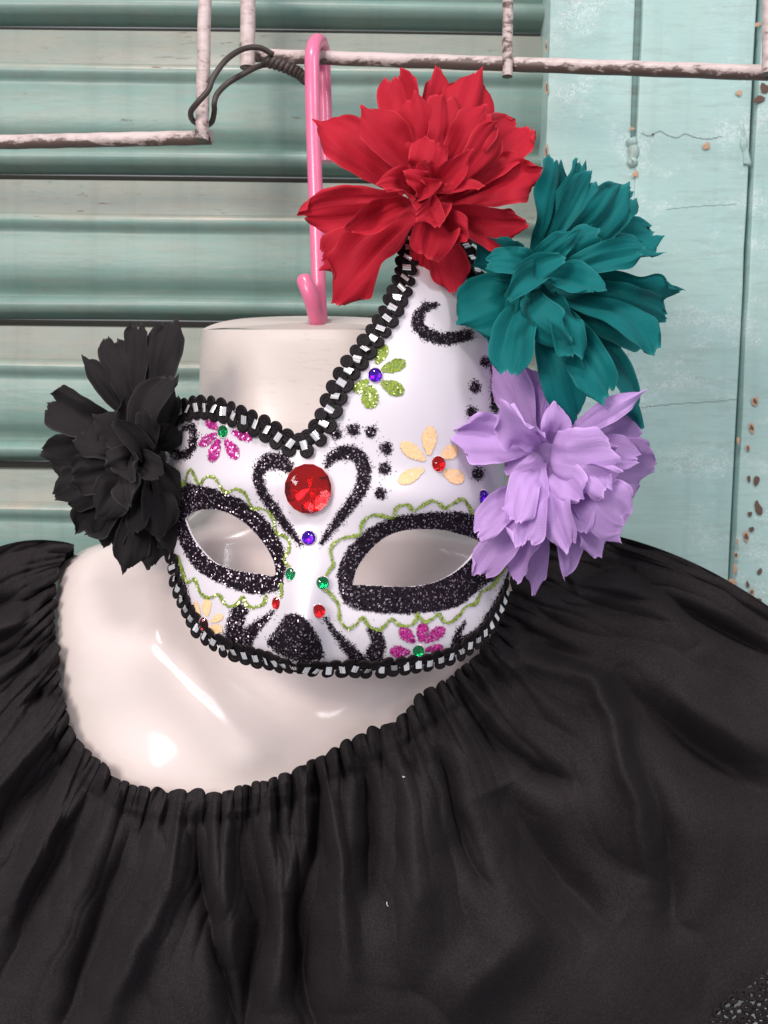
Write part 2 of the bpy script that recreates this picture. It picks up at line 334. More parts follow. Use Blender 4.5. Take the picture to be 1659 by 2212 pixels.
chips = [(1366, 278, 6, 5, 0), (1527, 315, 9, 10, 0), (1597, 201, 7, 9, 0), (1373, 376, 8, 9, 0), (1632, 53, 14, 7, 0), (1631, 867, 8, 13, 1), (1624, 924, 8, 12, 1), (1595, 952, 5, 9, 0), (1616, 968, 5, 10, 1),
         (1618, 1034, 5, 8, 2), (1634, 1038, 8, 12, 2), (1638, 1098, 9, 19, 2), (1620, 1110, 5, 7, 2), (1359, 1079, 7, 8, 1), (1624, 1143, 6, 7, 2), (1612, 1159, 8, 14, 1), (1592, 1170, 4, 8, 0), (1590, 1199, 5, 9, 1),
         (1588, 1229, 6, 12, 0), (1581, 1262, 13, 15, 0), (1641, 1235, 6, 9, 2), (1615, 1262, 4, 9, 2), (1624, 1279, 7, 9, 1), (1642, 1310, 14, 22, 2), (1600, 348, 4, 9, 0), (1181, 190, 4, 18, 1), (1180, 330, 4, 22, 1), (1181, 412, 5, 20, 0), (1180, 100, 3, 14, 1), (1410, 290, 3, 3, 2), (1652, 190, 12, 14, 2), (1640, 215, 16, 10, 2)]
for (u, v, ru, rv, k) in chips:
    yy = YD-.0016 if u < 1600 else YD+.0005
    V = []; n = 14; 
    for sc, dy in ((1, 0), (.6, -.0002)):
        ph = rg.uniform(0, 6)
        for j in range(n):
            a = 2*math.pi*j/n; q = sc*.82*(1+.16*math.sin(2*a+ph)+.1*math.sin(3*a+ph*2)+rg.uniform(-.16, .16)); V.append(PW(u+ru*q*math.cos(a), v+rv*q*math.sin(a), yy+dy))
    Fc = [(j, (j+1) % n, n+(j+1) % n, n+j) for j in range(n)]+[tuple(range(n, 2*n))]
    mesh('paint_chip', V, Fc, [M_CHIP, M_BARE], post, False, None, [1 if k == 2 else 0]*n+[1 if k else 0])
# ================================================================== wire racks, binding wire, hook
def rod(parent, a, b, rpx, extra=0, seed=0):
    A, B = P(*a), P(*b); n = 90; pts = line_pts(A, B, n)
    da, db = .55+a[2], .55+b[2]; r = rpx*.5*(da+db)/F
    V, Fc = tube([p+Vector((.00012*math.sin(i*.9+seed), 0, .00012*math.cos(i*.7+seed))) for i, p in enumerate(pts)], r, 16, True, .012, seed)
    return mesh('rod', V, Fc, M_ROD, parent, True, 50)
r1 = thing('wire_rack', P(437, 300, .07), 'small chipped white wire rack corner hanging at the upper left, lower of the two racks', 'wire rack')
rod(r1, (465, -1100, 0.055), (436, 304, .060), 14.5, 0, 1); rod(r1, (-260, 313, .085), (458, 297, .070), 15, 0, 2)
r2 = thing('wire_rack', P(535, 120, .09), 'chipped white wire rack whose long rusty bar crosses the top and carries the pink hook', 'wire rack')
rod(r2, (547, -1100, 0.086), (534, 146, .086), 16.5, 0, 3); rod(r2, (526, 119, .100), (1900, 166, -.004), 15.2, 0, 4)
rod(r2, (1104, -1100, 0.045), (1096, 165, .047), 11.5, 0, 5); rod(r2, (1669, -1100, 0.002), (1660, 160, .004), 14, 0, 6)
wl = [(590, 118, .075), (560, 103, .070), (525, 106, .064), (490, 128, .050), (462, 165, .044), (450, 195, .043), (430, 218, .044), (413, 240, .050), (415, 258, .062), (430, 268, .074), (447, 270, .078), (458, 262, .074), (463, 240, .064), (463, 222, .060), (470, 202, .062), (492, 180, .066), (525, 160, .066), (552, 146, .072), (578, 138, .084)]
c = catmull(wl, 7); pa = [tube([P(*q) for q in c], 6.2*.61/F, 10)]
tw = catmull([(575, 132, .080), (600, 138, .076), (625, 148, .078), (645, 158, .082), (660, 172, .086)], 14)
for ph in (0, math.pi):
    q = [P(p[0], p[1], p[2])+Vector((math.cos(i*.55+ph)*.0004, math.sin(i*.55+ph)*.0022, math.cos(i*.55+ph)*.0022)) for i, p in enumerate(tw)]
    pa.append(tube(q, .0019, 8))
V, Fc = join(pa); o = mesh('binding_wire', V, Fc, M_WIRE)
o['label'] = 'dark twisted binding wire tying the two white racks together'; o['category'] = 'wire'
hook = thing('hanging_hook', P(690, 690, .072), 'glossy pink plastic hook over the rusty bar, standing in the neck of the mannequin', 'hook')
hp = catmull([(694, 720, .073), (690, 660, .0725), (686, 540, .071), (681, 400, .068), (676, 250, .065), (674, 150, .064), (675, 112, .0655), (681, 92, .072), (690, 90, .082), (697, 106, .094), (699, 140, .100), (702, 240, .102), (706, 349, .104)], 9)
V, Fc = tube([P(*q) for q in hp], 16.0*.62/F, 18); mesh('hook_shank', V, Fc, M_HOOK, hook, True, 60)
hp = catmull([(690, 716, .071), (684, 690, .064), (677, 660, .056), (668, 632, .053), (659, 610, .054), (657, 603, .056)], 7)
V, Fc = tube([P(*q) for q in hp], [17.5*.605/F]*(len(hp)-5)+[17*.605/F, 16*.605/F, 14.5*.605/F, 12*.605/F, 8*.605/F], 18); mesh('hook_tip', V, Fc, M_HOOK, hook, True, 60)

# ================================================================== mannequin torso
LV = np.array([[712, 437, 905, .098, .040], [730, 434, 908, .099, .037], [760, 432, 910, .100, .036], [850, 430, 912, .100, .034], [950, 431, 912, .100, .033], [1050, 433, 908, .100, .031], [1105, 425, 918, .099, .029],
               [1135, 385, 960, .098, .028], [1152, 300, 1045, .098, .027], [1168, 235, 1110, .098, .026], [1185, 185, 1160, .098, .026], [1210, 142, 1205, .098, .025], [1240, 118, 1228, .098, .023], [1300, 92, 1255, .098, .018],
               [1400, 66, 1280, .098, .012], [1500, 52, 1292, .098, .006], [1620, 46, 1298, .098, .000], [1760, 44, 1300, .098, -.006], [1900, 44, 1300, .098, -.010], [2060, 50, 1294, .098, -.008], [2300, 60, 1284, .098, .004]])
VL = np.array(sorted(set(list(np.linspace(712, 1100, 26))+list(np.linspace(1100, 1260, 26))+list(np.linspace(1260, 2300, 60)))))
def lev(v): return [np.interp(v, LV[:, 0], LV[:, k]) for k in range(1, 5)]
def seg_d(u, v, pts):
    d = np.full(np.broadcast(u, v).shape, 1e9)
    for a, b in zip(pts[:-1], pts[1:]):
        ex, ey = b[0]-a[0], b[1]-a[1]; t = np.clip(((u-a[0])*ex+(v-a[1])*ey)/(ex*ex+ey*ey), 0, 1); d = np.minimum(d, np.hypot(u-a[0]-ex*t, v-a[1]-ey*t))
    return d
def torso_bumps(u, v):
    b = 0
    for pts, w, h in (([(610, 1560), (480, 1470), (360, 1400), (250, 1370), (150, 1350)], 80, -.0045), ([(735, 1560), (860, 1470), (980, 1400), (1100, 1370), (1190, 1350)], 80, -.0045),
                      ([(600, 1540), (520, 1400), (460, 1250), (440, 1120)], 80, -.003), ([(745, 1540), (820, 1400), (890, 1250), (905, 1120)], 80, -.003),
                      ([(300, 1320), (400, 1400)], 90, .002), ([(1040, 1320), (940, 1400)], 90, .002), ([(672, 1380), (672, 1600)], 90, .002), ([(205, 1400), (240, 1440)], 110, -.0125), ([(290, 1660), (300, 1665)], 95, -.007), ([(315, 1290), (335, 1390), (410, 1500), (520, 1620)], 60, -.0085)):
        b = b+h*np.exp(-(seg_d(u, v, pts)/w)**2)
    return b
def torso_y(u, v):
    uL, uR, yE, yF = lev(v); t = np.clip((u-(uL+uR)/2)/((uR-uL)/2), -1, 1)
    k = np.clip((v-1080)/160, 0, 1); pw = 3.3-.6*k
    return yE-(yE-yF)*(1-np.abs(t)**pw)**(1/pw*1.1)+torso_bumps(u, v)*(1-np.abs(t)**4)*np.clip((v-1050)/120, 0, 1)
NT_ = 97; th = np.linspace(0, math.pi, NT_); V = []
for v in VL:
    uL, uR, yE, yF = lev(v); u = (uL+uR)/2-np.cos(th)*(uR-uL)/2
    V.append(PA(u, np.full(NT_, v), torso_y(u, np.full(NT_, v))))
V = np.concatenate(V); Fc = grid_faces(len(VL), NT_)
torso = thing('mannequin_torso', P(672, 1500, .09), 'glossy cream plastic mannequin bust with flat cut neck, worn under the black blouse', 'mannequin')
NB = len(V); ex = []
for k in (0, NT_-1):          # flat back edges
    pass
back = np.concatenate([PA(np.array([lev(v)[0]+6, lev(v)[1]-6]), np.array([v, v]), np.array([.112, .112])) for v in VL]); V = np.concatenate([V, back])
for i in range(len(VL)-1):
    a, b = NB+2*i, NB+2*i+1; c_, d_ = a+2, b+2
    Fc += [(i*NT_, (i+1)*NT_, c_, a), (i*NT_+NT_-1, b, d_, (i+1)*NT_+NT_-1), (a, c_, d_, b)]
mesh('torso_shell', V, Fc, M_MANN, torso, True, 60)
# cut face of the neck: rings from the rim to the hole
V = []; nr = 8; full = 96
for r in range(nr):
    q = 1-r/(nr-1)*.955
    for k in range(full):
        a = 2*math.pi*k/full; fr = math.sin(a) > 0
        uu = 671-math.cos(a)*234*q; 
        yy = .098-(.058*max(0, 1-abs(math.cos(a))**3.3)**(1.1/3.3))*q if fr else .098+.020*abs(math.sin(a))*q
        vv = 694+(19*abs(math.sin(a))*q if fr else -10*abs(math.sin(a))*q)+ (18*abs(math.cos(a))**6*q if True else 0) - (1.5*math.sin(3*a) if r == 0 else 0)
        yy -= .022*(1-q)
        V.append(P(uu+ (20*(1-q)), vv, yy))
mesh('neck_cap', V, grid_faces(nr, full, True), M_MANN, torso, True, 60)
V = [P(691+26*math.cos(2*math.pi*k/20), 693+5*math.sin(2*math.pi*k/20), .0735-.006*math.sin(2*math.pi*k/20)) for k in range(20)]
mesh('neck_hole', V, [tuple(range(20))], M_HOLE, torso, False)

# ================================================================== black gathered blouse
NL = [(166, 1176, -150, 1215), (140, 1200, -150, 1290), (120, 1232, -150, 1380), (115, 1290, -150, 1500), (121, 1380, -150, 1680), (130, 1470, -150, 1850), (150, 1555, -150, 2030), (190, 1622, -140, 2260), (245, 1672, -20, 2340),
      (310, 1702, 130, 2340), (380, 1713, 260, 2340), (450, 1710, 400, 2340), (520, 1703, 520, 2340), (600, 1678, 640, 2340), (690, 1632, 790, 2340), (780, 1592, 950, 2340), (860, 1548, 1120, 2340), (920, 1500, 1300, 2330),
      (975, 1466, 1475, 2262), (1010, 1430, 1575, 2165), (1040, 1395, 1700, 2070), (1065, 1360, 1790, 2010), (1085, 1320, 1850, 1760), (1105, 1275, 1850, 1600), (1132, 1222, 1850, 1500), (1195, 1165, 1850, 1450), (1270, 1140, 1850, 1428)]
CL = catmull(NL, 10)
seg = np.r_[0, np.cumsum(np.hypot(*np.diff(CL[:, :2], axis=0).T))]
NS, NTt = 1000, 170
sl = np.linspace(0, seg[-1], NS); CL = np.stack([np.interp(sl, seg, CL[:, k]) for k in range(4)], 1)
tt = np.linspace(0, 1, NTt)**1.5
SL, T = np.meshgrid(sl, tt, indexing='ij'); A = CL[:, None, :2]; B = CL[:, None, 2:]
len_ = np.hypot(*(CL[:, 2:]-CL[:, :2]).T)[:, None]; D = T*len_       # pixels below the neckline
UV = A+(B-A)*T[..., None]; U, VV = UV[..., 0], UV[..., 1]
dirn = (B-A)/len_[..., None]; dirn = np.broadcast_to(dirn, UV.shape); tang = np.stack([-dirn[..., 1], dirn[..., 0]], -1)
fr = np.clip((SL/seg[-1]-.86)/.14, 0, 1); bulge = -38*np.sin(np.clip(D/560, 0, 1)*math.pi)*fr**2
fl = np.clip(1-SL/120, 0, 1); bulge += -22*np.sin(np.clip(D/230, 0, 1)*math.pi)*fl
VV = VV+bulge
ctrl = np.array([[40, 1200, .075], [-100, 1260, .080], [60, 1400, .040], [-100, 1500, .050], [60, 1700, .010], [-100, 1900, .020], [250, 1800, -.016], [150, 2100, -.012], [400, 1800, -.022], [420, 2150, -.030], [700, 1780, -.018], [700, 2150, -.034],
                 [950, 1620, -.004], [1000, 2000, -.030], [1150, 1500, .012], [1250, 1750, -.008], [1250, 2150, -.016], [1400, 1500, .018], [1450, 1800, .012], [1550, 2050, .016], [1270, 1160, .080], [1280, 1280, .050], [1480, 1230, .085], [1480, 1350, .055],
                 [1659, 1400, .080], [1659, 1600, .045], [1700, 1900, .035], [1850, 1450, .095], [1110, 1280, .035], [1180, 1330, .030]])
w = 0; acc = 0
for cu, cv, cy in ctrl:
    k = 1/((U-cu)**2+(VV-cv)**2+120**2)**1.7; acc = acc+k*cy; w = w+k
Yb = acc/w
Yt = torso_y(U, np.clip(VV, 712, 2300)); uL, uR, _, _ = lev(VV); inside = (U > uL) & (U < uR); tq = np.clip(np.abs((U-(uL+uR)/2)/((uR-uL)/2)), 0, 1)
near = np.exp(-(D/150)**2)*(1-tq**6)
Yb = np.where(inside, np.minimum(Yb*(1-near)+(Yt-.010)*near, Yt-.010), Yb)
# gathers: irregular phase along the neckline, each pleat with its own depth, length and drift
ph = np.cumsum(2*math.pi/(27+15*vnoise(sl/60, sl*0, 2)+8*vnoise(sl/21, sl*0, 5)))*(seg[-1]/NS)
g1 = np.abs(np.sin(ph/2))[:, None]**.8; g1a = (.40+.85*np.abs(vnoise(sl/31, sl*0, 9))+.25*vnoise(sl/13, sl*0, 19))[:, None]
cas = np.exp(-(D/58)**2); mid = np.exp(-((D-66)/15)**2)
rgp = np.random.default_rng(21); Yg = np.zeros_like(D); s_ = 0
while s_ < seg[-1]:
    wdt = rgp.uniform(7, 15); hgt = rgp.uniform(.004, .013); Ln = rgp.choice([90, 160, 260, 480], p=[.35, .3, .2, .15])*rgp.uniform(.8, 1.3); dr = rgp.normal(0, .10)
    x = (SL-s_-dr*D*np.exp(-D/700))/(wdt*(1+D/170)); Yg += hgt*np.exp(-np.abs(x)**1.7)*np.exp(-(D/Ln)**2)*np.clip((D+6)/26, .25, 1); s_ += rgp.uniform(18, 44)
Yc = np.zeros_like(D); s_ = 4.
while s_ < seg[-1]:              # sharp tucks running out of the elastic
    wdt = rgp.uniform(4.5, 8.5); hgt = rgp.uniform(.003, .0075); Ln = rgp.uniform(60, 130)*(1 if rgp.random() < .6 else 2.4); dr = rgp.normal(0, .13)
    x = (SL-s_-dr*D*np.exp(-D/500)-3*np.sin(D/31+s_))/(wdt*(1+D/150)); k_ = np.abs(x) < 5; Yc[k_] += (hgt*np.exp(-np.abs(x))*np.exp(-(D/Ln)**2))[k_]; s_ += rgp.uniform(13, 40)
slw = SL+22*vnoise(D/160, SL/240, 4)+10*vnoise(D/60, SL/90, 6); g4 = vnoise(SL/150, D/900, 33); gw = vnoise(SL/26, D/34, 41)
def pleats(x, seed, sh=.75):           # rounded folds meeting in narrow creases, of uneven width
    q = x+.55*vnoise(x*.37, x*0, seed); return np.abs(np.sin(q*math.pi))**sh*(.45+.55*np.abs(vnoise(x*.5, D/520, seed+3)))
w1 = np.clip(D/45, 0, 1)*np.exp(-(D/330)**2); w2 = np.clip((D-40)/120, 0, 1)*np.exp(-(D/1100)**2); w3 = np.clip((D-60)/260, 0, 1)
Y = Yb-.0062*g1*g1a*cas+.0024*mid-.9*Yg+Yc-.0075*pleats(slw/44, 51)*w1-.0090*pleats(slw/110+D/2600, 61, .8)*w2-.0080*pleats(slw/230, 71, .8)*w3-.007*g4*w3-.0010*gw*np.exp(-((D-70)/90)**2)
# the large folds: crease or ridge lines, width, height (negative = crease), fading towards both ends
folds = [([(290, 1740), (270, 1830), (235, 1930), (170, 2120), (130, 2240)], 34, -.012), ([(428, 1715), (424, 1860), (452, 1990), (500, 2170), (520, 2260)], 20, -.009), ([(522, 1740), (545, 1885), (570, 1990), (548, 2110), (525, 2280)], 30, -.015), ([(598, 1715), (612, 1850), (618, 1930)], 20, -.008),
         ([(692, 1720), (682, 1860), (655, 2010), (668, 2140), (700, 2290)], 30, -.013), ([(786, 1650), (798, 1790), (802, 1940)], 22, -.010), ([(830, 1640), (855, 1780), (850, 1900)], 20, -.006), ([(952, 1600), (985, 1760), (1012, 1865), (1075, 1940)], 20, -.009), ([(1030, 1550), (1100, 1629), (1190, 1676), (1250, 1690)], 26, -.012),
         ([(1080, 1690), (1160, 1830), (1240, 1930), (1330, 2010)], 58, -.016), ([(1315, 1440), (1400, 1530), (1520, 1630), (1700, 1740)], 48, -.015), ([(1345, 1540), (1395, 1680), (1440, 1830), (1450, 2000)], 30, -.010), ([(1225, 1262), (1340, 1225), (1440, 1290), (1540, 1355), (1700, 1430)], 26, -.014), ([(1120, 1400), (1200, 1408), (1290, 1440)], 22, -.008),
         ([(370, 1790), (350, 1890), (300, 1960)], 24, .006), ([(400, 1880), (330, 1990), (240, 2160), (200, 2260)], 36, .010), ([(470, 1830), (490, 1980), (500, 2100)], 30, .008), ([(640, 1800), (600, 1990), (590, 2200)], 32, .010), ([(740, 1740), (730, 1950), (750, 2200)], 36, .009), ([(900, 1640), (900, 1850), (850, 2150)], 60, .010),
         ([(1050, 1440), (1130, 1428), (1200, 1440), (1282, 1466), (1310, 1520), (1345, 1640), (1390, 1780), (1410, 1960)], 26, .011), ([(1180, 1300), (1270, 1275), (1370, 1265), (1450, 1320), (1510, 1400)], 34, .010), ([(1180, 1980), (1080, 2080), (960, 2200)], 60, .011), ([(1440, 1480), (1540, 1560), (1680, 1640)], 44, .008),
         ([(165, 1610), (60, 1720), (-60, 1870)], 30, -.011), ([(215, 1680), (130, 1830), (50, 2000), (0, 2140)], 34, -.012), ([(120, 1480), (0, 1560), (-100, 1640)], 26, -.010), ([(110, 1380), (0, 1420), (-110, 1480)], 24, -.010), ([(105, 1290), (0, 1310), (-100, 1350)], 22, -.010), ([(110, 1550), (20, 1660), (-80, 1780)], 24, .008), ([(180, 1700), (90, 1850), (20, 1990)], 26, .008), ([(90, 1335), (-60, 1370)], 20, .007)]
def seg_t(u, v, pts):
    d = np.full(u.shape, 1e9); tt_ = np.zeros(u.shape); c = catmull(pts, 4); L = np.r_[0, np.cumsum(np.hypot(*np.diff(c, axis=0).T))]
    for i in range(len(c)-1):
        a, b = c[i], c[i+1]; e = b-a; t = np.clip(((u-a[0])*e[0]+(v-a[1])*e[1])/(e@e), 0, 1); q = np.hypot(u-a[0]-e[0]*t, v-a[1]-e[1]*t); k = q < d
        d = np.where(k, q, d); tt_ = np.where(k, (L[i]+(L[i+1]-L[i])*t)/L[-1], tt_)
    return d, tt_
wob = 7*vnoise(U/60, VV/60, 91)
for pts, wd_, h in folds:
    d, tq_ = seg_t(U+wob, VV, pts); x = d/wd_; Y = Y-1.9*h*np.exp(-np.abs(x)**(1.3 if h < 0 else 2.0))*np.clip(D/45, 0, 1)*np.sin(np.clip(tq_, .02, .98)*math.pi)**.6
# scalloped edge in the plane + edge rolled under
edge = np.exp(-(D/16)**2); U = U-dirn[..., 0]*edge*(9*(g1*g1a*1.3-.5)+5*vnoise(SL/52, SL*0, 15)); VV = VV-dirn[..., 1]*edge*(9*(g1*g1a*1.3-.5)+5*vnoise(SL/52, SL*0, 15))
ss = 3.0*np.exp(-(D/70)**2)*np.sin(ph)[:, None]; U = U+tang[..., 0]*ss; VV = VV+tang[..., 1]*ss
tor2 = torso_y(U, np.clip(VV, 712, 2300)); ins2 = (U > lev(VV)[0]) & (U < lev(VV)[1]); Y = np.where(ins2, np.minimum(Y, tor2-.0025), Y)
roll = []
for q, dy in ((4, .0022), (12, .0050), (26, .0058)):
    roll.append(PA(U[:, 0]+dirn[:, 0, 0]*q, VV[:, 0]+dirn[:, 0, 1]*q, Y[:, 0]+dy))
G = np.stack(roll[::-1]+[PA(U[:, j], VV[:, j], Y[:, j]) for j in range(NTt)], 1)
# shoulders turn back at both ends
def endrow(i, s): return [np.concatenate([G[i, :3]*0+PA(U[i, :1], VV[i, :1]+q*.35, Y[i, :1]+dy), PA(U[i], VV[i]+q, Y[i]+dy)]) for q, dy in ((5, .006), (16, .014), (34, .024), (60, .034))]
G = np.concatenate([np.stack(endrow(0, -1)[::-1]), G, np.stack(endrow(NS-1, 1))])
blouse = thing('off_shoulder_blouse', P(700, 1950, .0), 'black cotton blouse with gathered elastic neckline, worn off the shoulders of the mannequin', 'blouse')
n0, n1 = G.shape[:2]; nb = 3+int(np.searchsorted(tt, .085))
flat = G.reshape(-1, 3); allf = grid_faces(n0, n1)
mesh('gathered_cloth', flat, allf, M_CLOTH, blouse)
# lace edging along the lower right hem and the white cloth it lets show
parts = []; rg = random.Random(9); S1 = [i for i in range(NS) if 1470 <= CL[i, 2] <= 1800 and CL[i, 3] > 2000]
def hemp(a, b):
    i = S1[0]+(S1[-1]-S1[0])*a; i = int(i); return P(CL[i, 2]+b*.62, CL[i, 3]+b*.75, Y[i, -1]-.0005+.0006*rg.uniform(-1, 1))
for r_ in range(7):
    for k in range(30):
        a = (k+.5*(r_ % 2)+rg.uniform(-.2, .2))/31; b = 2+r_*15+rg.uniform(-4, 4); rad = rg.uniform(6, 10)
        if rg.random() < .12: continue
        pts = []
        for j in range(11):
            an = 2*math.pi*j/10; i = int(S1[0]+(S1[-1]-S1[0])*min(.999, max(0, a)))
            pts.append(P(CL[i, 2]+b*.62+math.cos(an)*rad*1.15, CL[i, 3]+b*.75+math.sin(an)*rad, Y[i, -1]-.0004))
        parts.append(tube(pts, rg.uniform(.0008, .0015), 6))
V, Fc = join(parts); o = mesh('lace_edging', V, Fc, M_CLOTH, blouse)
V = []; Fc = []
for (u, v, L_, a_) in ((836, 1955, 5, 1.2), (871, 1679, 2.5, .3)):
    k_ = np.unravel_index(np.argmin((U-u)**2+(VV-v)**2), U.shape); y_ = float(Y[k_])-.0012; n_ = len(V)
    q = [P(u+L_*t_*math.cos(a_)+1.5*t_*t_, v+L_*t_*math.sin(a_)-2*t_*t_, y_) for t_ in (-1, -.4, .3, 1)]; tv_, tf_ = tube(q, .00022, 5); V += tv_; Fc += [tuple(i_+n_ for i_ in f_) for f_ in tf_]
o = mesh('lint', V, Fc, M_WHITE, blouse); o['kind'] = 'stuff'
V = [];
for i in range(20):
    for j in range(14): V.append(P(1500+i*25, 2080+j*24, .06+.004*math.sin(i*.8)+.003*math.sin(j*.9+i*.3)))
o = mesh('white_cloth', V, grid_faces(20, 14), M_WHITE); o['label'] = 'white cloth showing through the black lace hem at the lower right corner'; o['category'] = 'cloth'

# ================================================================== the mask
TRIM_TOP = [(366, 906), (384, 893), (402, 886), (422, 881), (442, 881), (466, 884), (493, 892), (523, 905), (557, 918), (588, 935), (617, 953), (651, 964), (679, 945), (699, 917), (713, 882), (728, 849), (742, 819), (762, 788), (784, 761), (802, 736), (823, 708), (840, 680), (853, 651), (866, 623), (875, 595), (878, 566), (884, 530), (900, 498), (928, 478), (958, 478), (986, 500), (1008, 540), (1026, 580), (1042, 625), (1054, 672), (1064, 725)]
TRIM_BOT = [(371, 1200), (380, 1250), (394, 1292), (414, 1334), (434, 1363), (455, 1379), (473, 1392), (497, 1403), (533, 1415), (575, 1425), (607, 1433), (650, 1441), (685, 1446), (716, 1445), (744, 1443), (772, 1442), (806, 1446), (840, 1440), (874, 1437), (902, 1433), (928, 1430), (954, 1422), (980, 1413), (1007, 1397), (1035, 1377), (1058, 1350), (1080, 1312), (1097, 1270)]
ct = catmull(TRIM_TOP, 5); cb = catmull(TRIM_BOT, 5)
right = catmull([(1064, 725), (1074, 800), (1080, 880), (1086, 960), (1093, 1040), (1101, 1120), (1106, 1200), (1097, 1270)], 6)
left = catmull([(371, 1200), (365, 1130), (361, 1060), (360, 980), (366, 906)], 6)
OUT = np.concatenate([ct[:-1], right[:-1], cb[::-1][:-1], left[:-1]])
EYE_L = [(400, 1121), (412, 1110), (428, 1103), (454, 1100), (480, 1104), (506, 1115), (532, 1133), (558, 1159), (577, 1185), (590, 1211), (595, 1232), (591, 1245), (572, 1241), (544, 1238), (507, 1231), (476, 1221), (455, 1208), (432, 1184), (416, 1161), (406, 1140)]
EYE_R = [(762, 1264), (764, 1253), (771, 1229), (787, 1204), (809, 1179), (834, 1160), (864, 1148), (895, 1144), (926, 1143.5), (957, 1145), (988, 1153), (1019, 1162), (1039, 1174), (1028, 1191), (1013, 1210), (988, 1232), (957, 1250), (926, 1261), (895, 1266), (864, 1267), (834, 1266), (787, 1264)]
def fm(u, v):
    u = np.asarray(u, float); v = np.asarray(v, float); t = np.clip((u-720)/400, -.995, .995)
    y = .030-.100*np.sqrt(1-t*t)+np.clip(930-v, 0, None)**2*2.1e-7
    uc = 662-np.clip(v-1180, 0, 300)*.07
    y = y-.020*np.exp(-((u-uc)/46)**2)*np.clip((v-1130)/230, 0, 1)**1.3*np.clip((1475-v)/60, .3, 1)
    y = y+.007*np.exp(-((u-500)/100)**2-((v-1180)/75)**2)+.007*np.exp(-((u-900)/135)**2-((v-1210)/75)**2)
    y = y-.004*np.exp(-((u-480)/130)**2-((v-1045)/45)**2)-.004*np.exp(-((u-900)/160)**2-((v-1075)/45)**2)
    return y+np.clip((v-1330)/110, 0, 1.3)**2*.009
def fmP(u, v, lift=0.0): return PA(u, v, fm(u, v)-lift)
def fnorm(u, v):
    a = Vector(PA(u+1, v, fm(u+1, v))-PA(u-1, v, fm(u-1, v))); b = Vector(PA(u, v-1, fm(u, v-1))-PA(u, v+1, fm(u, v+1)))
    n = a.cross(b).normalized(); return n if n.dot(VIEW) > 0 else -n
def resample(poly, step):
    p = np.vstack([poly, poly[:1]]); s = np.r_[0, np.cumsum(np.hypot(*np.diff(p, axis=0).T))]; n = int(s[-1]/step); q = np.linspace(0, s[-1], n, endpoint=False)
    return np.stack([np.interp(q, s, p[:, 0]), np.interp(q, s, p[:, 1])], 1)
def smooth_closed(poly): return catmull(list(poly)+[poly[0]], 4)[:-1]
eL, eR = resample(smooth_closed(EYE_L), 5), resample(smooth_closed(EYE_R), 5); ou = resample(OUT, 6)
gu, gv = np.meshgrid(np.arange(352, 1124, 7.), np.arange(464, 1460, 7.)); gu = gu.ravel()+RNG.uniform(-.4, .4, gu.size); gv = gv.ravel()+RNG.uniform(-.4, .4, gv.size)
sd = np.maximum(np.maximum(sd_poly(gu, gv, ou), -sd_poly(gu, gv, eL)), -sd_poly(gu, gv, eR)); k = sd < -4
pts = np.vstack([ou, eL, eR, np.stack([gu[k], gv[k]], 1)]); ed = []; o_ = 0
for q in (ou, eL, eR):
    n = len(q); ed += [(o_+i, o_+(i+1) % n) for i in range(n)]; o_ += n
res = delaunay_2d_cdt([Vector(p) for p in pts], ed, [], 0, 1e-4)
pv = np.array([tuple(p) for p in res[0]]); tri = np.array([t for t in res[2]]); ce = pv[tri].mean(1)
k = (sd_poly(ce[:, 0], ce[:, 1], ou) < 0) & (sd_poly(ce[:, 0], ce[:, 1], eL) > 0) & (sd_poly(ce[:, 0], ce[:, 1], eR) > 0); tri = tri[k]
e1 = pv[tri[:, 1]]-pv[tri[:, 0]]; e2 = pv[tri[:, 2]]-pv[tri[:, 0]]; flip = (e1[:, 0]*e2[:, 1]-e1[:, 1]*e2[:, 0]) > 0
tri[flip] = tri[flip][:, ::-1]
mask = thing('carnival_mask', P(720, 1440, -.05), 'white sugar skull half mask with black glitter, gems, braid and four big cloth flowers', 'mask')
shell = mesh('mask_shell', fmP(pv[:, 0], pv[:, 1]), tri.tolist(), M_MASK, mask)
so = shell.modifiers.new('thickness', 'SOLIDIFY'); so.thickness = .0016; so.offset = -1
# ---- glitter paint, laid on as thin crusts
EYES = None
def paint(name, sdf, box, mat, fuzz=2.0, g=1.7, lift=.0004, fuzz2=0.0, seed=0):
    u0, v0, u1, v1 = box; uu, vv = np.meshgrid(np.arange(u0, u1, g), np.arange(v0, v1, g), indexing='ij'); cu, cv = uu+g/2, vv+g/2
    d = sdf(cu, cv); rr = np.random.default_rng(seed+17)
    rn = rr.normal(0, 1, d.shape)*fuzz+np.abs(rr.normal(0, 1, d.shape))**2.2*fuzz2*-1
    keep = (d+rn < 0) & (sd_poly(cu, cv, ou) < -1) & (sd_poly(cu, cv, eL) > .5) & (sd_poly(cu, cv, eR) > .5)
    ii, jj = np.nonzero(keep); n = uu.shape[1]
    if not len(ii): return None
    ju = uu+rr.uniform(-.35, .35, uu.shape)*g; jv = vv+rr.uniform(-.35, .35, uu.shape)*g
    ids = np.stack([ii*n+jj, (ii+1)*n+jj, (ii+1)*n+jj+1, ii*n+jj+1], 1); ok = (ii < uu.shape[0]-1) & (jj < n-1); ids = ids[ok]
    uq, inv = np.unique(ids.ravel(), return_inverse=True); fu, fv = ju.ravel()[uq], jv.ravel()[uq]
    return mesh(name, fmP(fu, fv, lift+rr.uniform(0, .00018, fu.shape)), inv.reshape(-1, 4)[:, ::-1].tolist(), mat, mask, True)
def bbox(pts, m=14):
    p = np.array([q[:2] for q in pts], float); return p[:, 0].min()-m, p[:, 1].min()-m, p[:, 0].max()+m, p[:, 1].max()+m
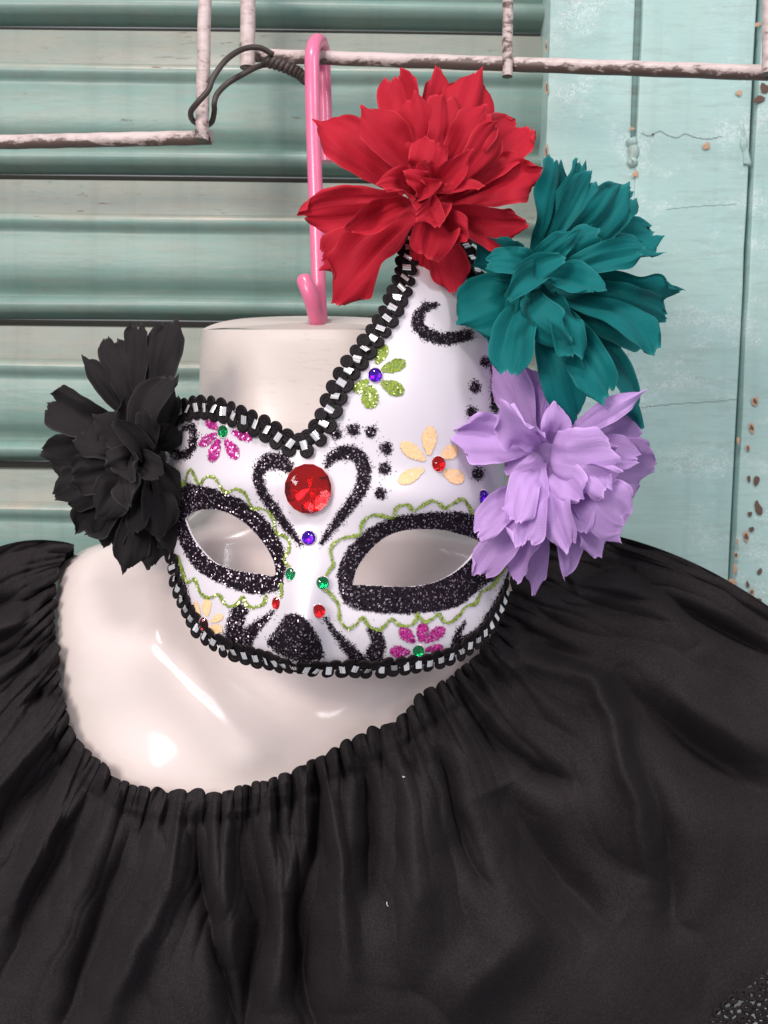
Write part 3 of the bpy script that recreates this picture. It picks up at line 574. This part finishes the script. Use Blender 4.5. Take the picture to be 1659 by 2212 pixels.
OL = [(366, 1047), (402, 1043), (441, 1051), (480, 1063), (519, 1078), (545, 1096), (571, 1120), (592, 1146), (608, 1175), (614, 1195), (617, 1227), (611, 1257), (601, 1273), (572, 1284), (533, 1281), (494, 1268), (460, 1252), (429, 1234), (411, 1215), (395, 1184), (380, 1150), (366, 1110)]
OR = [(730, 1235), (738, 1210), (753, 1182), (772, 1164), (797, 1142), (834, 1123), (865, 1114), (911, 1109), (957, 1106), (988, 1106), (1019, 1111), (1050, 1116), (1085, 1128), (1104, 1150), (1106, 1180), (1093, 1225), (1081, 1244), (1050, 1263), (1019, 1287), (997, 1307), (957, 1318), (911, 1323), (865, 1326), (818, 1323), (772, 1317), (744, 1303), (735, 1281), (730, 1256)]
paint('eye_outline', lambda u, v: sd_poly(u, v, OL), bbox(OL), M_GBLACK, 1.6, fuzz2=.5, seed=1)
paint('eye_outline', lambda u, v: sd_poly(u, v, OR), bbox(OR), M_GBLACK, 1.6, fuzz2=.5, seed=2)
strokes = {
 'heart_outline': [[(621, 1008, 24), (605, 997, 34), (584, 995, 32), (566, 1004, 28), (557, 1026, 20), (561, 1050, 20), (574, 1076, 20), (595, 1104, 19), (618, 1136, 17), (636, 1159, 10), (649, 1176, 4)],
                   [(706, 1006, 8), (718, 987, 22), (739, 977, 27), (762, 978, 29), (780, 993, 29), (787, 1016, 28), (784, 1046, 26), (771, 1072, 24), (751, 1098, 21), (730, 1125, 18), (712, 1148, 13), (696, 1172, 8)]],
 'painted_swirl': [[(944, 657, 5), (920, 662, 16), (903, 683, 21), (903, 703, 23), (920, 721, 25), (947, 731, 24), (976, 731, 24), (1012, 724, 22)], [(397, 927, 8), (415, 921, 12), (419, 940, 15), (415, 964, 17), (402, 982, 17), (384, 984, 19), (368, 970, 16), (362, 950, 12)],
                   [(518, 1320, 32), (507, 1348, 34), (505, 1374, 38), (510, 1395, 50)], [(588, 1323, 4), (572, 1338, 12), (551, 1356, 22), (531, 1376, 36), (518, 1396, 44)], [(704, 1337, 6), (719, 1361, 10), (741, 1389, 16), (763, 1411, 24), (775, 1430, 34)],
                   [(795, 1358, 6), (812, 1372, 24), (817, 1392, 30), (809, 1414, 36)], [(1005, 1345, 3), (992, 1364, 11), (988, 1384, 20), (985, 1402, 22)], [(985, 1402, 16), (1010, 1378, 14), (1038, 1361, 12), (1059, 1324, 7), (1081, 1284, 4), (1101, 1236, 4)],
                   [(396, 1240, 4), (398, 1268, 7), (407, 1307, 9), (427, 1346, 9), (448, 1372, 12)], [(1012, 560, 18), (1024, 610, 26), (1034, 660, 26)], [(1066, 740, 14), (1070, 800, 16), (1072, 880, 20)]]}
sd_ = 10
for nm, ls in strokes.items():
    for st in ls:
        sd_ += 1; paint(nm, lambda u, v, st=st: sd_stroke(u, v, st), bbox(st, 40), M_GBLACK, 2.1, fuzz2=1.0, seed=sd_)
NOSE = [(614, 1331), (628, 1326), (643, 1327), (663, 1340), (682, 1366), (695, 1393), (700, 1420), (668, 1432), (637, 1428), (600, 1412), (575, 1390), (593, 1366), (606, 1346)]
paint('nose_patch', lambda u, v: sd_poly(u, v, NOSE), bbox(NOSE), M_GBLACK, 1.8, fuzz2=.8, seed=40)
for i, (u, v, r) in enumerate([(726, 937, 11), (763, 928, 12), (802, 932, 11), (834, 968, 12), (831, 1012, 12), (822, 1065, 11), (1032, 1023, 12), (1019, 889, 9), (1049, 782, 10), (1027, 836, 11)]):
    paint('painted_dot', lambda a, b: np.hypot(a-u, b-v)-r, (u-34, v-34, u+34, v+34), M_GBLACK, 2.2, fuzz2=1.3, seed=50+i)
def petal_sdf(a, b, w):
    def f(u, v):
        ex, ey = b[0]-a[0], b[1]-a[1]; L = math.hypot(ex, ey); t = ((u-a[0])*ex+(v-a[1])*ey)/L/L; s = ((u-a[0])*ey-(v-a[1])*ex)/L
        prof_ = w/2*np.sin(np.clip(t, 0, 1)**1.35*math.pi*.93+.12)**.6; return np.where((t < 0) | (t > 1), 9., np.abs(s)-prof_)
    return f
PF = [(M_GPINK, 1.2, [((475, 927), (444, 911), 17), ((468, 935), (431, 963), 20), ((471, 948), (456, 998), 24), ((487, 948), (512, 991), 26), ((501, 932), (544, 949), 20)]),
      (M_GGREEN, .8, [((813, 786), (834, 745), 24), ((824, 800), (876, 782), 28), ((824, 826), (872, 848), 31), ((803, 832), (797, 882), 37), ((795, 821), (766, 846), 25)]),
      (M_GORANGE, .8, [((926, 982), (929, 920), 31), ((918, 995), (866, 957), 28), ((954, 989), (987, 967), 30), ((915, 1013), (861, 1041), 28), ((957, 1018), (1002, 1038), 30), ((432, 1332), (421, 1298), 9), ((446, 1331), (447, 1295), 19), ((455, 1343), (481, 1329), 16), ((453, 1354), (480, 1362), 18)]),
      (M_GPINK, 1.2, [((896, 1388), (864, 1357), 26), ((908, 1387), (917, 1343), 24), ((917, 1387), (961, 1356), 25), ((886, 1409), (842, 1407), 24), ((919, 1404), (958, 1398), 16)])]
k = 70
for mt, fz, ls in PF:
    for a, b, w_ in ls: k += 1; paint('painted_petal', petal_sdf(a, b, w_), bbox([a, b], 24), mt, fz, 1.6, .00045, .25, k)
SC = [[(366, 1034), (377, 1017), (389, 1039), (396, 1046), (407, 1017), (415, 1018), (426, 1042), (433, 1044), (439, 1034), (452, 1029), (465, 1034), (478, 1055), (491, 1064), (506, 1057), (522, 1061), (535, 1078), (543, 1096), (564, 1099), (582, 1109), (592, 1130), (597, 1151), (616, 1159), (625, 1172), (622, 1190), (613, 1208), (623, 1224), (625, 1240)],
      [(607, 1262), (607, 1288)], [(575, 1288), (567, 1305), (546, 1312), (531, 1304), (524, 1288), (512, 1304), (494, 1310), (481, 1299), (471, 1284), (455, 1291), (437, 1287), (427, 1268), (419, 1252), (403, 1257), (393, 1231), (385, 1202)],
      [(1052, 1088), (1044, 1095), (1023, 1109), (1014, 1095), (1005, 1081), (994, 1079), (976, 1090), (962, 1098), (947, 1087), (932, 1082), (912, 1093), (894, 1104), (885, 1093), (874, 1090), (856, 1098), (850, 1119), (830, 1115), (806, 1113), (789, 1122), (780, 1137), (777, 1154), (759, 1159), (736, 1164), (718, 1178), (714, 1195), (721, 1219), (710, 1233), (704, 1245)],
      [(704, 1274), (727, 1298), (733, 1318), (733, 1332), (738, 1346), (753, 1358), (769, 1349), (783, 1334), (797, 1352), (818, 1361), (834, 1349), (846, 1337), (861, 1349), (883, 1352), (899, 1340), (902, 1327), (917, 1343), (933, 1337), (948, 1326), (960, 1343), (976, 1343), (994, 1327), (1007, 1310), (1028, 1303), (1041, 1278), (1062, 1269), (1078, 1247), (1093, 1225)]]
for i, q in enumerate(SC):
    q = catmull(q, 4); wi = 5.8 if i not in (0,) else 5.0
    st = [(a[0], a[1], wi+1.6*math.sin(j*.7)) for j, a in enumerate(q)]
    paint('scallop_line', lambda u, v: sd_stroke(u, v, st), bbox(st), M_GGREEN, .9, 1.6, .0007, .3, 100+i)
# ---- rhinestones
def gem(u, v, ru, rv, mat, foil, big=False):
    n = fnorm(u, v).lerp(VIEW, .62).normalized(); C = Vector(fmP(u, v, .0002))+n*(.0010 if not big else .0032)
    a = Vector(fmP(u+4, v)-fmP(u-4, v)); a = (a-n*a.dot(n)).normalized(); b = n.cross(a)
    d = .55+float(fm(u, v)); fac = abs(a.dot(R3 @ Vector((1, 0, 0)))); rx = ru*d/F/max(.6, fac); ry = rv*d/F; h = (.50 if not big else .20)*min(rx, ry)
    N = 12 if not big else 16; ph = math.pi/N+.35; rg = random.Random(int(u*7+v))
    rings = [(1, 0, 0), (1, .12, 0), (.78, .56, .5), (.50, .95, 0)] if big else [(1, 0, 0), (1, .18, 0), (.70, .74, .5), (.42, 1, 0)]
    V = [C+(a*math.cos(2*math.pi*(k+s_)/N+ph)*r*rx+b*math.sin(2*math.pi*(k+s_)/N+ph)*r*ry)+n*z*h for r, z, s_ in rings for k in range(N)]
    Fc = [tuple(range(N))[::-1]]; L = len(rings)
    for i in range(L-1):
        for k in range(N):
            p0, p1, q0, q1 = i*N+k, i*N+(k+1) % N, (i+1)*N+k, (i+1)*N+(k+1) % N
            if rings[i+1][2] > rings[i][2]: Fc += [(p0, p1, q0), (p1, q1, q0)]
            elif rings[i+1][2] < rings[i][2]: Fc += [(p0, p1, q1), (p0, q1, q0)]
            else: Fc.append((p0, p1, q1, q0))
    Fc.append(tuple((L-1)*N+k for k in range(N)))
    g = mesh('rhinestone', V, Fc, mat, mask, False)
    # foil seat under the stone: long kite facets falling to a point
    V = []; M = N//2; dp = -.0008 if not big else -.0030
    for k in range(N): t = 2*math.pi*k/N+ph; V.append(C+a*math.cos(t)*rx*.985+b*math.sin(t)*ry*.985-n*.00012)
    for k in range(M): t = 2*math.pi*(2*k+1)/N+ph; q = .50+rg.uniform(-.08, .08); V.append(C+a*math.cos(t)*rx*q+b*math.sin(t)*ry*q+n*dp*(.50+rg.uniform(-.45, .45)))
    V.append(C+n*dp+a*rx*.04); c0 = len(V)-1; F2 = []
    for k in range(M):
        e0, e1, e2 = 2*k, 2*k+1, (2*k+2) % N; m0, m1 = N+k, N+(k+1) % M
        F2 += [(e0, e1, m0), (e1, e2, m0), (m0, e2, m1), (m0, m1, c0)]
    mesh('foil_seat', V, F2, foil, g, False)
    if big: return g
    rim = [C+a*math.cos(t)*rx*1.03+b*math.sin(t)*ry*1.03-n*(.0006 if not big else .0012) for t in np.linspace(0, 2*math.pi, 29)]
    V2, F2 = tube(rim, .0004 if not big else .0014, 6, False); mesh('gem_rim', V2, F2, M_CLEAR if not big else foil, g)
    return g
FO = {M_GRED: M_FRED, M_GPUR: M_FPUR, M_GGRN: M_FGRN}
g = gem(667, 1056, 51, 54, M_GRED, M_FRED, True); g['label'] = 'large round red gem in the centre of the heart'
for u, v, ru, rv, m_ in [(667, 1162, 15, 15.5, M_GPUR), (629, 1240, 11, 13.5, M_GGRN), (696, 1259, 13.5, 14, M_GGRN), (598, 1303, 9, 13, M_GRED), (687, 1320, 14, 14.5, M_GRED), (1043, 1074, 12, 15.5, M_GPUR), (946, 1002, 15, 16.5, M_GRED), (810, 811, 15, 15.5, M_GPUR), (483, 932, 11, 13.5, M_GGRN), (442, 1348, 10.5, 15, M_GRED), (903, 1405, 12.5, 12.5, M_GGRN)]: gem(u, v, ru, rv, m_, FO[m_])
# ---- braid trim: tape, black cord loops, silver foil tabs
R0 = 1.0
def loop_mesh():
    seg_, V, Fc = 20, [], []
    pr = [(0, .18), (.22, .20), (.34, .10), (.46, .26), (.60, .30), (.70, .18), (.80, .30), (.93, .22), (1.0, .0), (.9, -.2)]
    for r, z in pr:
        for k in range(seg_): t = 2*math.pi*k/seg_; V.append((max(r, .001)*math.cos(t), max(r, .001)*math.sin(t)*1.0, z*(1+.12*math.sin(3*t+r*9))))
    return V, grid_faces(len(pr), seg_, True)
def tab_mesh():
    V = []; n = 7
    for i in range(n):
        x = -1+2*i/(n-1); z = .16*(1-x*x)+(.10 if i % 2 else 0)
        for y in (-1, 1): V.append((x, y, z))
    return V, grid_faces(n, 2)
lv, lf = loop_mesh(); tv, tf = tab_mesh(); PROTO = {}
def trim(path, ds, off, rad, outer_first=1, lift=.0018, seed=1, tabs=None):
    rg = random.Random(seed); c = catmull(path, 10); p3 = fmP(c[:, 0], c[:, 1], lift); s = np.r_[0, np.cumsum(np.linalg.norm(np.diff(p3, axis=0), axis=1))]
    n = int(s[-1]/(ds/2)); fr_ = []
    for i in range(n+1):
        q = i*ds/2; u = np.interp(q, s, c[:, 0]); v = np.interp(q, s, c[:, 1]); e = .0015
        pt = Vector([np.interp(q, s, p3[:, k]) for k in range(3)]); ta = Vector([np.interp(q+e, s, p3[:, k])-np.interp(q-e, s, p3[:, k]) for k in range(3)]).normalized()
        nn = fnorm(min(max(u, 385), 1085), v); nn = (nn-ta*nn.dot(ta)).normalized(); bb = nn.cross(ta); fr_.append((pt, ta, bb, nn))
    V = []
    for pt, ta, bb, nn in fr_: V += [pt-bb*.0018-nn*.0010, pt+nn*.0002, pt+bb*.0018-nn*.0010]
    tape = mesh('braid_trim', V, grid_faces(len(fr_), 3), M_CORD, mask)
    for i, (pt, ta, bb, nn) in enumerate(fr_):
        sg = outer_first if i % 2 else -outer_first; r = rad*rg.uniform(.92, 1.08); ro = rg.uniform(-.15, .15)
        M = Matrix.Translation(pt+bb*off*sg+nn*.0004*rg.uniform(-1, 1)) @ Matrix((ta, bb, nn)).transposed().to_4x4() @ Matrix.Rotation(.12*sg+ro, 4, 'X') @ Matrix.Rotation(rg.uniform(-.2, .2), 4, 'Y') @ Matrix.Rotation(.35*sg, 4, 'Z') @ Matrix.Diagonal((r*1.05, r*.98, r*.8, 1))
        if 'l' not in PROTO: PROTO['l'] = mesh('braid_loop', [Vector(q)+WLOC[tape.name] for q in lv], lf, M_CORD, tape); PROTO['l'].matrix_local = Matrix.Translation(-WLOC[tape.name]) @ M
        else: inst(PROTO['l'], M, tape)
        if i % 2 == 0:
            M = Matrix.Translation(pt+nn*(rad*.30)) @ Matrix((ta, bb, nn)).transposed().to_4x4() @ Matrix.Rotation(rg.uniform(-.3, .3), 4, 'Z') @ Matrix.Rotation(rg.uniform(-.45, .35), 4, 'X') @ Matrix.Rotation(rg.uniform(-.45, .35), 4, 'Y') @ Matrix.Diagonal((ds*.24, ds*.31, ds*.3, 1))
            if 't' not in PROTO: PROTO['t'] = mesh('foil_tab', [Vector(q)+WLOC[tape.name] for q in tv], tf, M_FOIL, tape, False); PROTO['t'].matrix_local = Matrix.Translation(-WLOC[tape.name]) @ M
            else: inst(PROTO['t'], M, tape)
trim(TRIM_TOP, .0070, .0030, .0034, 1, .0014, 3)
trim(TRIM_BOT, .0064, .0029, .0032, 1, .0014, 5)

# ---- cloth flowers
def petal(parent, mat, b, t, w, bend=.12, cup=.25, crease=.18, ruff=.12, roll=0.0, twist=0.0, curl=0.0, seed=0, point=.0, basew=.30, tipw=.0):
    rg = random.Random(seed); B, T = P(*b), P(*t); a = T-B; L = a.length; ah = a/L
    n = VIEW-ah*VIEW.dot(ah); n = n.normalized() if n.length > .15 else ah.orthogonal().normalized(); n = Matrix.Rotation(roll, 3, ah) @ n
    wid = w*(.55+t[2])/F*.54; NC, NL_ = 21, 30; V = []; uv = []; ph = [rg.uniform(0, 6.28) for _ in range(10)]; k1, k2 = rg.uniform(1.6, 3.2), rg.uniform(3.5, 6); fq = rg.uniform(1.2, 2.6)
    asym = rg.uniform(-.16, .16); fold = rg.choice((-1, 1, 1))*crease*1.6; c0 = rg.uniform(-.2, .2); pl = rg.uniform(.06, .15); sb = rg.uniform(-.05, .05); sdx = rg.uniform(0, 99)
    CG = np.meshgrid(np.linspace(-1, 1, NC), np.linspace(0, 1, NL_)); cr = .15*vnoise(CG[0]*1.7+sdx, CG[1]*3.1+sdx, 3)+.09*(np.abs(vnoise(CG[0]*3.2+sdx+.6*CG[1], CG[1]*2.6+sdx, 7))-.3); cr = cr*np.clip(CG[1]*3, 0, 1)
    for j in range(NL_):
        l = j/(NL_-1)
        lm = .78-.14*point
        if l < lm: q = basew+(1-basew)*math.sin(l/lm*math.pi/2)**1.15
        else: q = max(0.0, 1-((l-lm)/(1-lm))**(3.4-1.0*point))**.5
        q = max(q, .50-.25*point if l >= lm else .03); nn = Matrix.Rotation(twist*l, 3, ah) @ n; sd = ah.cross(nn)
        ctr = B+nn*(bend*L*4*l*(1-l)+curl*L*max(0, l-.55)**2*3+sb*L*math.sin(6.28*l+ph[6]))
        for i in range(NC):
            c_ = -1+2*i/(NC-1); ac = abs(c_); cf = abs(c_-c0)
            z = cr[j, i]*wid+cup*wid*q*ac*ac+fold*wid*q*(cf-.5)*min(1, l*1.6)*(1-.55*l**3)
            z += ruff*wid*ac**1.8*math.sin(fq*6.28*l+ph[0]+(1.9 if c_ > 0 else 0))*(.25+.75*l)*1.3
            fade = min(1, l*3)*(1.25-.85*l)
            z += wid*q*pl*(abs(math.sin(c_*k1*1.57+ph[1]+.5*l))-.6)*fade*1.5+wid*q*pl*.5*(abs(math.sin(c_*k2*1.57+ph[2]-.4*l))-.6)*fade
            z += wid*.12*math.sin(l*5+ph[3]+c_*1.3)*l+wid*.05*math.sin(l*13+ph[7]+c_*3)*ac
            ll = l*(1+(-.012*ac*ac+.045*math.sin(c_*3.2+ph[4])+.022*math.sin(c_*8+ph[5])+.012*math.sin(c_*23+ph[8]))*l*l); ll -= (.055*ac**3+.02*ac*ac)*l**7
            eg = 1+.035*math.sin(l*9+ph[5]+(2 if c_ > 0 else 0))*ac+.014*math.sin(l*31+ph[9]+(1 if c_ > 0 else 0))*ac
            V.append(ctr+ah*(L*ll)+sd*(c_+asym*(1-c_*c_)*l)*wid*q*eg+nn*z); uv.append(((c_+1)/2, l))
    return mesh('petal', V, grid_faces(NL_, NC), mat, parent, True, None, None, uv)
def flower(label, mat, hub, specs, sd0):
    # hub: a small cloth-covered button the petals are sewn to
    C = P(*hub); V = []
    for i in range(7):
        t = math.pi*i/6
        for k in range(12): f = 2*math.pi*k/12; V.append(C+(R3 @ Vector((math.cos(f)*math.sin(t)*.011, math.sin(f)*math.sin(t)*.011, math.cos(t)*.006-.011))))
    fl_ = mesh('cloth_flower', V, grid_faces(7, 12, True), mat, mask); fl_['label'] = label
    rg = random.Random(sd0)
    for i, s in enumerate(specs):
        bu, bv, tu, tv_, w_, ly = s[:6]; kw = dict(s[6]) if len(s) > 6 else {}
        yb = hub[2]+[.006, .001, -.005, -.010][ly]+rg.uniform(-.002, .002); yt = hub[2]+[.004, -.010, -.024, -.038][ly]+rg.uniform(-.003, .003)
        yb = kw.pop('yb', yb); yt = kw.pop('yt', yt)
        d = dict(bend=[.08, .12, .14, .18][ly]*rg.uniform(.5, 1.4), cup=rg.uniform(-.25, .45), crease=rg.uniform(.10, .36), ruff=rg.uniform(.06, .2)*[1, 1, 1.3, 2.0][ly], roll=rg.uniform(-.5, .5), twist=rg.uniform(-.5, .5), curl=rg.uniform(-.3, .12), point=rg.uniform(-.3, .6)); d.update(kw)
        petal(fl_, mat, (bu, bv, yb), (tu, tv_, yt), w_, seed=sd0*100+i, **d)
D_ = dict
flower('large red cloth flower at the peak of the mask', M_RED, (925, 430, -.036), [
 (905, 400, 848, 150, 88, 0), (920, 390, 941, 152, 78, 0, D_(roll=.3)), (945, 390, 1036, 160, 112, 0, D_(cup=.15)), (965, 420, 1140, 258, 108, 0), (960, 430, 1166, 372, 118, 0, D_(bend=.05)), (955, 460, 1135, 478, 84, 1), (950, 470, 1128, 502, 74, 0),
 (935, 480, 978, 630, 82, 0, D_(point=.1)), (920, 480, 915, 610, 74, 0), (900, 470, 725, 641, 128, 0, D_(point=.0, bend=.1)), (880, 480, 690, 560, 84, 0), (870, 430, 647, 466, 92, 0, D_(point=1.2)), (890, 450, 745, 500, 58, 2, D_(cup=.8, roll=.2)), (880, 410, 683, 256, 100, 0, D_(point=1.0)), (890, 400, 790, 234, 92, 1),
 (905, 400, 893, 203, 76, 1), (925, 400, 985, 206, 88, 1), (945, 410, 1052, 232, 92, 1), (950, 420, 1080, 270, 80, 1), (925, 470, 930, 545, 90, 2, D_(ruff=.3)), (940, 460, 1010, 520, 80, 2),
 (915, 430, 818, 404, 56, 3, D_(ruff=.4, cup=.5)), (925, 430, 1010, 334, 52, 3, D_(cup=.7)), (935, 440, 1026, 392, 54, 3, D_(ruff=.4)), (915, 440, 885, 478, 60, 3, D_(cup=.9, bend=.3)), (915, 420, 930, 308, 78, 2), (920, 430, 870, 380, 50, 3, D_(ruff=.4, bend=.3)), (930, 440, 960, 400, 46, 3, D_(cup=.9, bend=.35)), (930, 450, 950, 500, 52, 3, D_(bend=.35, ruff=.4)), (930, 430, 905, 350, 52, 3, D_(cup=.6))], 3)
flower('teal cloth flower right of the red one', M_TEALP, (1165, 600, -.030), [
 (1155, 570, 1200, 342, 100, 0), (1165, 570, 1253, 346, 62, 0), (1165, 575, 1281, 376, 82, 1), (1180, 580, 1342, 396, 100, 1), (1185, 580, 1374, 400, 92, 0), (1190, 590, 1424, 502, 88, 0), (1195, 590, 1428, 550, 84, 1), (1195, 610, 1469, 634, 96, 0, D_(cup=.1)), (1190, 620, 1432, 708, 122, 0, D_(point=.0)), (1190, 630, 1408, 770, 104, 1),
 (1190, 640, 1378, 914, 96, 0, D_(point=.0)), (1190, 640, 1314, 870, 88, 2), (1180, 640, 1232, 894, 92, 2), (1150, 630, 1104, 818, 96, 2, D_(cup=.4)), (1135, 620, 990, 700, 136, 1, D_(point=.6, bend=.08)), (1120, 610, 1055, 740, 80, 1), (1135, 590, 1003, 479, 60, 0), (1140, 590, 1046, 512, 104, 1, D_(ruff=.3)),
 (1140, 575, 1249, 498, 54, 2, D_(point=1.0)), (1175, 590, 1300, 506, 80, 2), (1185, 590, 1390, 538, 64, 2), (1160, 600, 1304, 640, 78, 3, D_(ruff=.35)), (1145, 610, 1225, 745, 74, 3, D_(ruff=.45, roll=.6)), (1160, 610, 1246, 770, 66, 3, D_(ruff=.4, roll=-.4)), (1150, 600, 1100, 640, 56, 3, D_(cup=.7, bend=.3)), (1155, 600, 1060, 560, 70, 2, D_(ruff=.3)), (1160, 600, 1200, 560, 56, 3, D_(bend=.3, cup=.6))], 4)
flower('lilac cloth flower at the cheek, below the teal one', M_PURP, (1185, 985, -.030), [
 (1160, 960, 1074, 738, 92, 0, D_(yt=-.014)), (1170, 950, 1120, 790, 84, 0, D_(yt=-.016)), (1175, 950, 1185, 800, 80, 0, D_(yt=-.016)), (1185, 950, 1225, 830, 80, 0), (1215, 950, 1387, 846, 50, 3, D_(yt=-.052, point=1.2, cup=.1)), (1160, 965, 974, 936, 104, 1, D_(crease=.5, point=.3)), (1170, 960, 1084, 888, 88, 3, D_(ruff=.3)), (1180, 955, 1200, 878, 66, 2),
 (1215, 980, 1410, 1022, 150, 0, D_(point=-.2, bend=.06)), (1225, 960, 1385, 940, 100, 0), (1230, 965, 1380, 985, 70, 1), (1188, 985, 1312, 995, 138, 3, D_(point=-.6, bend=.30, cup=-.35, basew=.7, ruff=.03)), (1170, 1000, 1130, 1178, 88, 3, D_(point=.2)), (1160, 1010, 1112, 1120, 72, 3), (1155, 1055, 1030, 1160, 72, 2), (1140, 1090, 1033, 1240, 72, 1), (1185, 1010, 1222, 1178, 70, 3), (1165, 1080, 1122, 1252, 92, 1), (1175, 1090, 1152, 1280, 44, 0),
 (1190, 1100, 1226, 1248, 72, 1), (1215, 1050, 1298, 1196, 108, 1, D_(point=-.2)), (1220, 1030, 1343, 1118, 118, 2, D_(point=-.3)), (1220, 1040, 1340, 1160, 96, 0), (1225, 1000, 1336, 1012, 44, 3, D_(cup=.9, ruff=.4)), (1225, 1010, 1310, 1060, 66, 3, D_(ruff=.4)), (1200, 1000, 1260, 1080, 80, 3), (1170, 985, 1098, 1012, 70, 1), (1165, 975, 1092, 990, 60, 0), (1230, 990, 1330, 970, 44, 2, D_(ruff=.4)), (1200, 1030, 1250, 1150, 80, 2)], 5)
flower('black cloth flower at the left temple', M_BLKP, (305, 985, -.022), [
 (320, 910, 370, 690, 76, 0), (300, 900, 300, 699, 56, 0), (295, 910, 240, 724, 72, 0), (285, 910, 182, 772, 42, 0, D_(point=1.2)), (285, 950, 100, 866, 92, 0), (285, 975, 90, 988, 98, 0, D_(point=0)), (290, 1000, 121, 1074, 98, 0), (300, 1020, 182, 1156, 92, 0), (305, 1030, 228, 1180, 76, 0), (310, 1050, 272, 1230, 72, 0), (320, 1060, 326, 1222, 78, 0), (335, 1050, 372, 1194, 70, 0), (325, 980, 352, 815, 80, 2), (335, 985, 374, 840, 60, 1), (310, 940, 282, 1098, 56, 3, D_(ruff=.4, roll=.5)),
 (310, 980, 210, 900, 76, 1), (300, 990, 165, 940, 80, 1), (300, 1000, 150, 1030, 84, 1), (305, 1010, 215, 1110, 84, 1), (315, 1020, 300, 1160, 80, 1), (330, 1010, 352, 1150, 72, 1), (335, 990, 380, 1080, 66, 1), (330, 970, 378, 930, 60, 1), (310, 960, 270, 860, 66, 1), (310, 980, 240, 1000, 60, 3, D_(ruff=.35)), (315, 980, 320, 900, 52, 3, D_(ruff=.35)), (318, 985, 350, 1030, 56, 3), (312, 985, 290, 1040, 56, 3, D_(ruff=.4, cup=.6)), (312, 970, 262, 920, 48, 3, D_(cup=.7))], 6)
